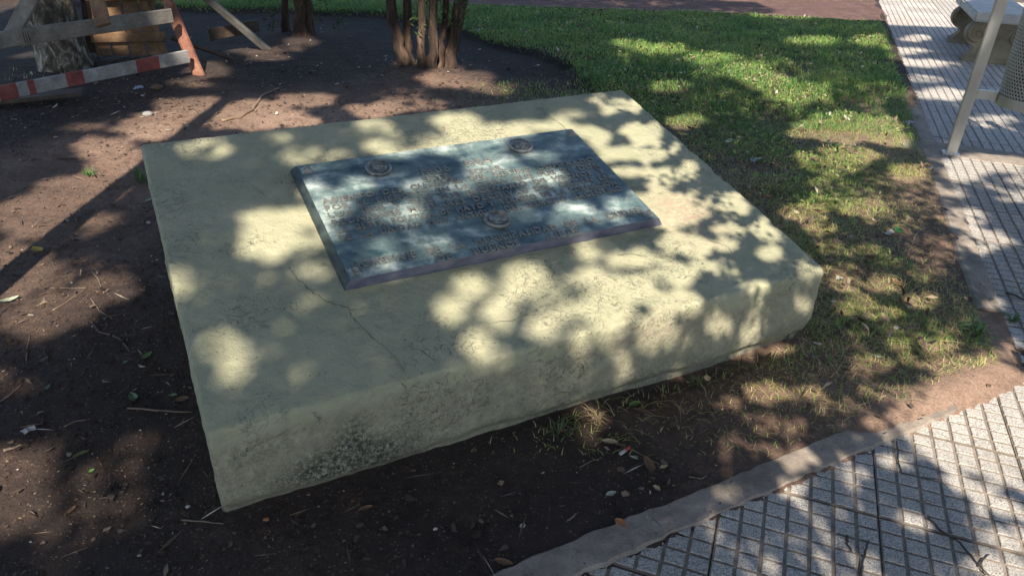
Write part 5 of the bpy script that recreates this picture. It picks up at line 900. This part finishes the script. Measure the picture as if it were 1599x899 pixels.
ITEMS = [
('leaf', [(-1.259, 1.622), (-1.223, 1.648)], 0.36, 'green', 'fresh green leaf on the lit soil at the lower left', 'leaf'),
('leaf', [(-1.184, 1.563), (-1.174, 1.579)], 0.7, 'green', 'small round green leaf just below the longer fresh leaf', 'leaf'),
('leaf', [(-1.968, 2.436), (-1.913, 2.478)], 0.42, 'pale', 'pale grey green oval leaf at the left frame edge under the post shadow', 'leaf'),
('leaf', [(-1.221, 1.911), (-1.192, 1.873)], 0.55, 'dusk', 'dull green leaf above the long stick left of the plinth', 'leaf'),
('leaf', [(-1.102, 1.914), (-1.075, 1.919)], 0.5, 'dusk', 'dull green leaf close to the plinth side above the long stick', 'leaf'),
('leaf', [(-1.268, 2.1), (-1.255, 2.148)], 0.45, 'green', 'narrow green leaf beside the plinth left of its crack', 'leaf'),
('leaf', [(-1.325, 2.075), (-1.316, 2.094)], 0.6, 'dusk', 'tiny dull leaf left of the narrow green leaf by the plinth', 'leaf'),
('leaf', [(-1.843, 3.429), (-1.832, 3.47)], 0.5, 'pale', 'small pale leaf against the rear left side of the plinth', 'leaf'),
('leaf', [(-1.071, 1.889), (-1.03, 1.905)], 0.6, 'brown', 'brown dry leaf at the end of the long stick', 'leaf'),
('leaf', [(-1.504, 1.915), (-1.502, 1.95)], 0.35, 'dusk', 'thin grey leaf on the dark soil above the crumpled paper', 'leaf'),
('leaf', [(-2.627, 4.018), (-2.485, 3.97)], 0.35, 'brown', 'long tan leaf on the sunlit soil at the far left', 'leaf'),
('leaf', [(-2.091, 2.876), (-2.032, 2.85)], 0.6, 'yellow', 'yellow leaf on the sunlit soil left of the post shadow', 'leaf'),
('leaf', [(0.299, 1.442), (0.32, 1.414)], 0.75, 'orange', 'orange brown leaf lying on the near kerb', 'leaf'),
('leaf', [(0.396, 1.942), (0.437, 1.964)], 0.5, 'green', 'green leaf in the dry grass at the plinth foot', 'leaf'),
('leaf', [(0.293, 1.769), (0.34, 1.763)], 0.5, 'tan', 'cream dry leaf at the plinth foot beside the red butt', 'leaf'),
('leaf', [(0.284, 1.542), (0.314, 1.556)], 0.55, 'pale', 'pale leaf on dark soil halfway to the kerb', 'leaf'),
('leaf', [(0.453, 1.657), (0.478, 1.669)], 0.5, 'tan', 'cream leaf scrap near the kerb beside the brown leaf', 'leaf'),
('leaf', [(0.414, 1.704), (0.427, 1.632)], 0.4, 'brown', 'curled brown leaf upright on the soil near the kerb', 'leaf'),
('leaf', [(0.372, 1.708), (0.394, 1.695)], 0.45, 'pale', 'grey green leaf right of the red tipped butt', 'leaf'),
('leaf', [(0.424, 1.586), (0.439, 1.566)], 0.6, 'tan', 'cream leaf scrap touching the kerb edge', 'leaf'),
('leaf', [(-0.021, 1.305), (0.025, 1.291)], 0.42, 'brown', 'curled brown leaf beside the near kerb at the bottom', 'leaf'),
('leaf', [(-1.161, 1.404), (-1.151, 1.436)], 0.35, 'brown', 'bent brown leaf on the dark soil at lower left', 'leaf'),
('leaf', [(-0.395, 1.452), (-0.36, 1.472)], 0.45, 'brown', 'light brown leaf on dark soil in front of the plinth', 'leaf'),
('leaf', [(1.328, 2.289), (1.36, 2.274)], 0.5, 'pale', 'pale green oval leaf on soil between plinth and paving', 'leaf'),
('leaf', [(1.649, 2.868), (1.665, 2.802)], 0.6, 'brown', 'dark brown leaf on the grass right of the plinth corner', 'leaf'),
('leaf', [(1.341, 3.805), (1.385, 3.765)], 0.6, 'orange', 'rusty orange leaf in the grass by the plinth right side', 'leaf'),
('leaf', [(1.062, 4.836), (1.107, 4.762)], 0.6, 'yellow', 'yellow leaf at the rear right side of the plinth', 'leaf'),
('leaf', [(1.699, 2.258), (1.724, 2.243)], 0.3, 'yellow', 'narrow yellow leaf near the corner of the paving', 'leaf'),
('leaf', [(1.889, 2.338), (1.887, 2.281)], 0.7, 'dark', 'dark brown curled leaf at the right frame edge', 'leaf'),
('leaf', [(1.847, 2.247), (1.852, 2.2)], 0.7, 'dark', 'second dark curled leaf at the right edge, nearest the tiles', 'leaf'),
('leaf', [(2.243, 3.668), (2.262, 3.636)], 0.5, 'dark', 'small dark leaf on the side kerb', 'leaf'),
('leaf', [(2.122, 3.336), (2.138, 3.281)], 0.5, 'brown', 'brown leaf lying across the side kerb', 'leaf'),
('leaf', [(1.81, 4.561), (1.848, 4.517)], 0.5, 'tan', 'tan leaf on the bare patch in the lawn', 'leaf'),
('paper', [(-1.461, 1.709), (-1.433, 1.746)], 0.7, 'white', 'crumpled grey white paper on the dark soil at far left', 'paper'),
('paper', [(-2.804, 5.387), (-2.75, 5.464)], 0.6, 'bluewhite', 'blue and white wrapper on the dark soil below the barricade', 'wrapper'),
('paper', [(1.795, 3.317), (1.865, 3.366)], 0.5, 'white', 'white paper scrap in the shaded grass by the green cap', 'paper'),
('paper', [(1.302, 2.687), (1.326, 2.653)], 0.4, 'bluewhite', 'bluish white scrap beside the right corner of the plinth', 'paper'),
('paper', [(1.401, 2.862), (1.436, 2.888)], 0.7, 'white', 'small white scrap on dry ground right of the plinth corner', 'paper'),
('paper', [(1.33, 4.671), (1.407, 4.717)], 0.5, 'white', 'white scrap in the shaded lawn behind the plinth corner', 'paper'),
('paper', [(1.411, 4.316), (1.49, 4.379)], 0.5, 'bluewhite', 'pale blue scrap on the bare soil right of the plinth', 'paper'),
('paper', [(2.73, 5.214), (2.816, 5.283)], 0.6, 'white', 'white paper scrap at the lawn edge by the side kerb', 'paper'),
('paper', [(-0.463, 7.692), (-0.38, 7.799)], 0.5, 'bluewhite', 'white scrap on dark soil right of the mound tree', 'paper'),
('paper', [(1.486, 2.471), (1.519, 2.491)], 0.6, 'white', 'small white scrap in front of the right grass patch', 'paper'),
('paper', [(1.686, 2.558), (1.7, 2.545)], 0.6, 'bluewhite', 'tiny pale scrap below the dark soil by the side kerb', 'paper'),
('paper', [(-3.431, 5.538), (-3.406, 5.616)], 0.5, 'white', 'white scrap on the soil under the striped rail', 'paper'),
('stone', [(-2.691, 5.437), (-2.602, 5.448)], 0.8, 'stonebrown', 'brown stone on dark soil beside the blue wrapper', 'stone'),
('stone', [(-2.474, 4.803), (-2.407, 4.824)], 0.7, 'stonegrey', 'grey stone on sunlit soil behind the plinth corner', 'stone'),
('stone', [(0.043, 1.424), (0.057, 1.433)], 0.8, 'white', 'white pebble on dark soil near the bottom', 'pebble'),
('stone', [(-0.643, 1.414), (-0.627, 1.421)], 0.8, 'orange', 'orange brick chip at the front left foot of the plinth', 'brick chip'),
('stone', [(-0.188, 1.403), (-0.175, 1.408)], 0.6, 'white', 'white chip on dark soil in front of the plinth middle', 'pebble'),
('stone', [(-0.861, 1.445), (-0.849, 1.45)], 0.8, 'white', 'white bit beside the stick at the plinth corner', 'pebble'),
('stone', [(1.318, 2.736), (1.338, 2.716)], 0.6, 'stonebrown', 'brown clod by the right corner of the plinth', 'stone'),
('cap', [(1.881, 3.389), (1.921, 3.392)], 1, 'capgreen', 'green bottle cap in the shaded grass beside the white scrap', 'bottle cap'),
('butt', [(0.342, 1.714), (0.373, 1.744)], 0.3, 'white', 'white cigarette butt with a red tip in front of the plinth', 'cigarette butt'),
('stick', [(-1.199, 1.841), (-1.119, 1.842), (-0.996, 1.839)], 0.003, 'twig', 'long straight stick on dark soil left of the plinth', 'stick'),
('stick', [(-0.852, 1.398), (-0.794, 1.396), (-0.739, 1.394)], 0.0023, 'twig', 'straight pale stick at the front left corner of the plinth', 'stick'),
('stick', [(-1.84, 2.563), (-1.763, 2.563), (-1.702, 2.578)], 0.0024, 'twig', 'short straight twig in the left sun patch', 'stick'),
('stick', [(-1.745, 2.403), (-1.72, 2.481), (-1.704, 2.583)], 0.0023, 'twig', 'slanting twig crossing the left sun patch', 'stick'),
('stick', [(-1.741, 2.698), (-1.685, 2.637), (-1.615, 2.538)], 0.0024, 'twig', 'curved twig at the right end of the left sun patch', 'stick'),
('stick', [(-1.64, 2.487), (-1.568, 2.406), (-1.493, 2.351)], 0.0026, 'twig', 'forked twig below the left sun patch', 'stick'),
('stick', [(-1.561, 2.329), (-1.502, 2.267), (-1.446, 2.25), (-1.399, 2.223), (-1.343, 2.162)], 0.0022, 'twig', 'wavy twig on shaded soil left of the plinth', 'stick'),
('stick', [(-1.616, 1.86), (-1.599, 1.894), (-1.598, 1.948)], 0.003, 'twig', 'grey stick at the left frame edge', 'stick'),
('stick', [(-1.661, 2.081), (-1.696, 2.153), (-1.732, 2.232)], 0.0024, 'twig', 'upright looking twig on dark soil at far left', 'stick'),
('stick', [(-1.353, 1.75), (-1.331, 1.775), (-1.292, 1.792)], 0.0021, 'twig', 'bent twig right of the crumpled paper', 'stick'),
('stick', [(-1.465, 1.636), (-1.448, 1.645), (-1.428, 1.663)], 0.0046, 'twig', 'short thick pale stick left of the fresh leaf', 'stick'),
('stick', [(-1.932, 4.739), (-1.842, 4.846), (-1.818, 5.024), (-1.831, 5.208), (-1.853, 5.336), (-1.829, 5.441), (-1.772, 5.571)], 0.0105, 'root', 'pale bare root snaking over the sunlit soil behind the plinth', 'root'),
('stick', [(1.902, 3.235), (1.94, 3.307), (2.007, 3.399)], 0.0045, 'twig', 'short pale twig standing out on dark soil by the side kerb', 'stick'),
('stick', [(1.169, 1.499), (1.185, 1.45), (1.214, 1.412), (1.224, 1.357), (1.236, 1.312)], 0.0034, 'darktwig', 'long dark twig across the near paving', 'stick'),
('stick', [(1.223, 1.337), (1.247, 1.358), (1.274, 1.38)], 0.0022, 'darktwig', 'short side twig beside the long dark twig', 'stick'),
('stick', [(0.907, 1.298), (0.93, 1.345), (0.961, 1.396), (0.969, 1.41)], 0.0034, 'darktwig', 'dark curved twig on the near paving', 'stick'),
('stick', [(0.919, 1.425), (0.909, 1.398), (0.911, 1.369)], 0.0031, 'darktwig', 'small dark hooked twig left of the curved twig', 'stick'),
('stick', [(1.22, 1.816), (1.182, 1.714), (1.174, 1.673), (1.211, 1.661), (1.272, 1.651)], 0.0021, 'darktwig', 'thin bent straw lying in a tile groove', 'stick'),
('stick', [(1.174, 1.556), (1.199, 1.567), (1.22, 1.553)], 0.0017, 'twig', 'pale straw on the near paving', 'stick'),
('stick', [(1.403, 2.137), (1.483, 2.191), (1.55, 2.245)], 0.0033, 'twig', 'stick on bare soil between the grass and the near paving', 'stick'),
('stick', [(0.524, 2.073), (0.504, 1.935), (0.501, 1.886)], 0.002, 'redtwig', 'thin reddish stem standing by the plinth foot', 'stick'),
('stick', [(0.432, 1.924), (0.474, 1.927), (0.504, 1.935)], 0.0017, 'redtwig', 'thin reddish stem lying by the plinth foot', 'stick'),
('stick', [(0.217, 1.659), (0.257, 1.688), (0.287, 1.698)], 0.0016, 'twig', 'thin twig on dark soil near the plinth foot', 'stick'),
('stick', [(0.34, 1.766), (0.405, 1.723), (0.456, 1.679)], 0.002, 'twig', 'pale bent twig from the cream leaf toward the kerb', 'stick'),
('stick', [(0.171, 1.445), (0.186, 1.46), (0.197, 1.474)], 0.0024, 'twig', 'short pinkish twig above the near kerb', 'stick'),
('stick', [(0.533, 1.629), (0.569, 1.623), (0.587, 1.637)], 0.0022, 'twig', 'curved pale twig beside the kerb', 'stick'),
('stick', [(0.878, 2.278), (0.994, 2.314), (1.068, 2.361)], 0.0025, 'twig', 'thin twig under the right corner of the plinth', 'stick'),
('stick', [(2.101, 2.789), (2.134, 2.775), (2.145, 2.728)], 0.0049, 'darktwig', 'dark twig on the side path at the right edge', 'stick'),
('weed', [(-2.034, 3.684), (-1.936, 3.693)], 0.12, 'weed', 'small green weed beside the rear left side of the plinth', 'weed'),
('weed', [(-2.331, 3.768), (-2.265, 3.774)], 0.07, 'weed', 'tiny weed on the sunlit soil at the left', 'weed'),
('weed', [(1.751, 2.424), (1.827, 2.429)], 0.1, 'weed', 'leafy green weed tuft near the end of the side kerb', 'weed'),
('weed', [(0.126, 1.784), (0.197, 1.818)], 0.07, 'weedd', 'grassy weed tuft at the plinth front foot', 'weed'),
('weed', [(0.27, 1.858), (0.302, 1.876)], 0.055, 'straw', 'straw coloured dry grass tuft against the plinth front', 'grass tuft'),
('weed', [(1.991, 2.568), (2.031, 2.571)], 0.05, 'weed', 'small weed in the gap at the end of the side kerb', 'weed'),
('weed', [(0.628, 2.079), (0.665, 2.096)], 0.06, 'weedd', 'small grass tuft under the plinth front right', 'weed')]

C_ = {'green': (.10, .19, .05), 'pale': (.33, .37, .28), 'dusk': (.14, .20, .12), 'brown': (.16, .085, .045), 'yellow': (.42, .33, .06), 'orange': (.42, .17, .07), 'tan': (.42, .34, .20), 'dark': (.035, .02, .014),
      'white': (.48, .47, .45), 'bluewhite': (.34, .42, .54), 'stonebrown': (.13, .085, .055), 'stonegrey': (.26, .25, .24), 'capgreen': (.03, .28, .06), 'red': (.42, .05, .04),
      'twig': (.20, .15, .11), 'root': (.24, .16, .11), 'darktwig': (.045, .034, .028), 'redtwig': (.17, .07, .04), 'weed': (.075, .15, .04), 'weedd': (.09, .13, .05), 'straw': (.27, .21, .12)}
MI = {k: plain(k + '_scrap', c) for k, c in C_.items()}
def ground_z(x, y):
    d = float(paved_d(np.array([x]), np.array([y]))[0]); z = hz(x, y)
    return .002 if d > .004 else max(z, .0135) if d > -.112 else z
cats = {'leaf': 'fallen_leaf', 'paper': 'paper_scrap', 'stone': 'pebble', 'cap': 'bottle_cap', 'butt': 'cigarette_butt', 'stick': 'stick', 'weed': 'weed'}
for n_i, (kd, P, r_, mn, lab, cat) in enumerate(ITEMS):
    rr = random.Random(n_i * 7 + 1); a = Vector((*P[0], 0)); b = Vector((*P[-1], 0)); c_ = (a + b) / 2; Ln = max((b - a).length, .012); d = (b - a).normalized(); nn = Vector((-d.y, d.x, 0))
    z0 = ground_z(c_.x, c_.y); name = cat.replace(' ', '_') if kd not in ('leaf',) else 'fallen_leaf'; mb = MB(); sm = True
    if kd == 'leaf':
        w = Ln * r_; V = []; n1 = 8; curl = rr.uniform(.05, .28)
        for k in range(n1 + 1):
            t = k / n1; hw = w / 2 * math.sin(math.pi * min(1, t * .96 + .02)) ** .75; zc = z0 + .004 + Ln * curl * (t - .5) ** 2 * 1.6 + rr.uniform(0, .0015)
            for s in (-1, -.5, 0, .5, 1):
                p = c_ + d * (Ln * (t - .5)) + nn * (hw * s + Ln * .06 * math.sin(3 * t)); V.append((p.x, p.y, zc + abs(s) * w * (.10 + curl * .5) - (.0008 if s == 0 else 0)))
        mb.add(V, [(k * 5 + j, k * 5 + j + 1, k * 5 + j + 6, k * 5 + j + 5) for k in range(n1) for j in range(4)])
        mb.tube([c_ - d * Ln * .5 + Vector((0, 0, z0 + .004)), c_ - d * Ln * .66 + Vector((0, 0, z0 + .003))], max(.0006, w * .03), 5)
    elif kd == 'paper':
        Ln *= .75; w = Ln * r_; V = []; sm = False
        for i_ in range(6):
            for j in range(5):
                p = c_ + d * Ln * (i_ / 5 - .5 + rr.uniform(-.06, .06)) + nn * w * (j / 4 - .5 + rr.uniform(-.09, .09)); V.append((p.x, p.y, z0 + .003 + rr.uniform(0, .28) * min(Ln, .06)))
        mb.add(V, [(i_ * 5 + j, i_ * 5 + j + 1, i_ * 5 + j + 6, i_ * 5 + j + 5) for i_ in range(5) for j in range(4)])
    elif kd == 'stone':
        V = []; q = bmesh.new(); bmesh.ops.create_icosphere(q, subdivisions=2, radius=1)
        V = [c_ + d * (v.co.x * Ln / 2) * (1 + rr.uniform(-.14, .1)) + nn * (v.co.y * Ln / 2 * r_) * (1 + rr.uniform(-.14, .1)) + Vector((0, 0, z0 + Ln * .16 + v.co.z * Ln * .27 * (1 + rr.uniform(-.14, .1)))) for v in q.verts]
        mb.add(V, [tuple(v.index for v in f.verts) for f in q.faces]); q.free(); sm = False
    elif kd == 'cap':
        rad = Ln / 2; prof = [(rad, 0), (rad * .97, .006), (rad * .82, .0085), (.001, .0088)]; mb.lathe(prof, 22, (c_.x, c_.y, z0 + .002), Matrix.Rotation(.25, 3, 'X')); sm = False
    elif kd == 'butt':
        q0 = Vector((a.x, a.y, z0 + .006)); q1 = Vector((b.x, b.y, z0 + .006)); rad = Ln * .13
        mb.tube([q0, q0.lerp(q1, .55)], rad, 10); o = mb.build('cigarette_butt', MI['white'], None, True); tag(o, lab, cat)
        m2 = MB(); m2.tube([q0.lerp(q1, .55), q1], rad * 1.03, 10); m2.build('red_tip', MI['red'], o); continue
    elif kd == 'stick':
        fine = []
        for p0, p1 in zip(P[:-1], P[1:]):
            for k in range(4): fine.append((p0[0] + (p1[0] - p0[0]) * k / 4, p0[1] + (p1[1] - p0[1]) * k / 4))
        fine.append(P[-1]); n1 = len(fine)
        pts = [Vector((x + rr.uniform(-.3, .3) * r_ * 1.6, y + rr.uniform(-.3, .3) * r_ * 1.6, ground_z(x, y) + r_ * (.9 if mn != 'root' else .35) + rr.uniform(0, .6) * r_)) for x, y in fine]
        mb.tube(pts, [r_ * (1.08 - .5 * k / n1) * rr.uniform(.85, 1.15) for k in range(n1)], 8, .1)
        if mn == 'root': name = 'root'
    elif kd == 'weed':
        for k in range(26 if mn != 'straw' else 34):
            an = rr.uniform(0, 6.28); R0 = rr.uniform(0, Ln * .4); hL = r_ * rr.uniform(.5, 1.1); bw_ = .0035 if mn == 'weed' else .0018
            p0 = c_ + Vector((math.cos(an) * R0, math.sin(an) * R0, z0 - .004)); dr = Vector((math.cos(an + rr.uniform(-1, 1)), math.sin(an + rr.uniform(-1, 1)), 0)); sd = Vector((-dr.y, dr.x, 0)) * bw_; le = rr.uniform(.35, 1.0)
            pm = p0 + dr * hL * .35 * le + Vector((0, 0, hL * .55)); pe = p0 + dr * hL * le + Vector((0, 0, hL * (.85 - .45 * le)))
            mb.add([p0 - sd * .6, p0 + sd * .6, pm - sd, pm + sd, pe], [(0, 1, 3, 2), (2, 3, 4)])
        tag(mb.build(name, MI[mn]), lab, cat); continue
    tag(mb.build(name, MI[mn], None, sm), lab, cat)

print('tiles', ntile, 'tris', sum(len(o.data.loop_triangles) if o.data.loop_triangles else sum(len(p.vertices) - 2 for p in o.data.polygons) for o in SC.objects if o.type == 'MESH' and len(o.data.polygons) < 2000))
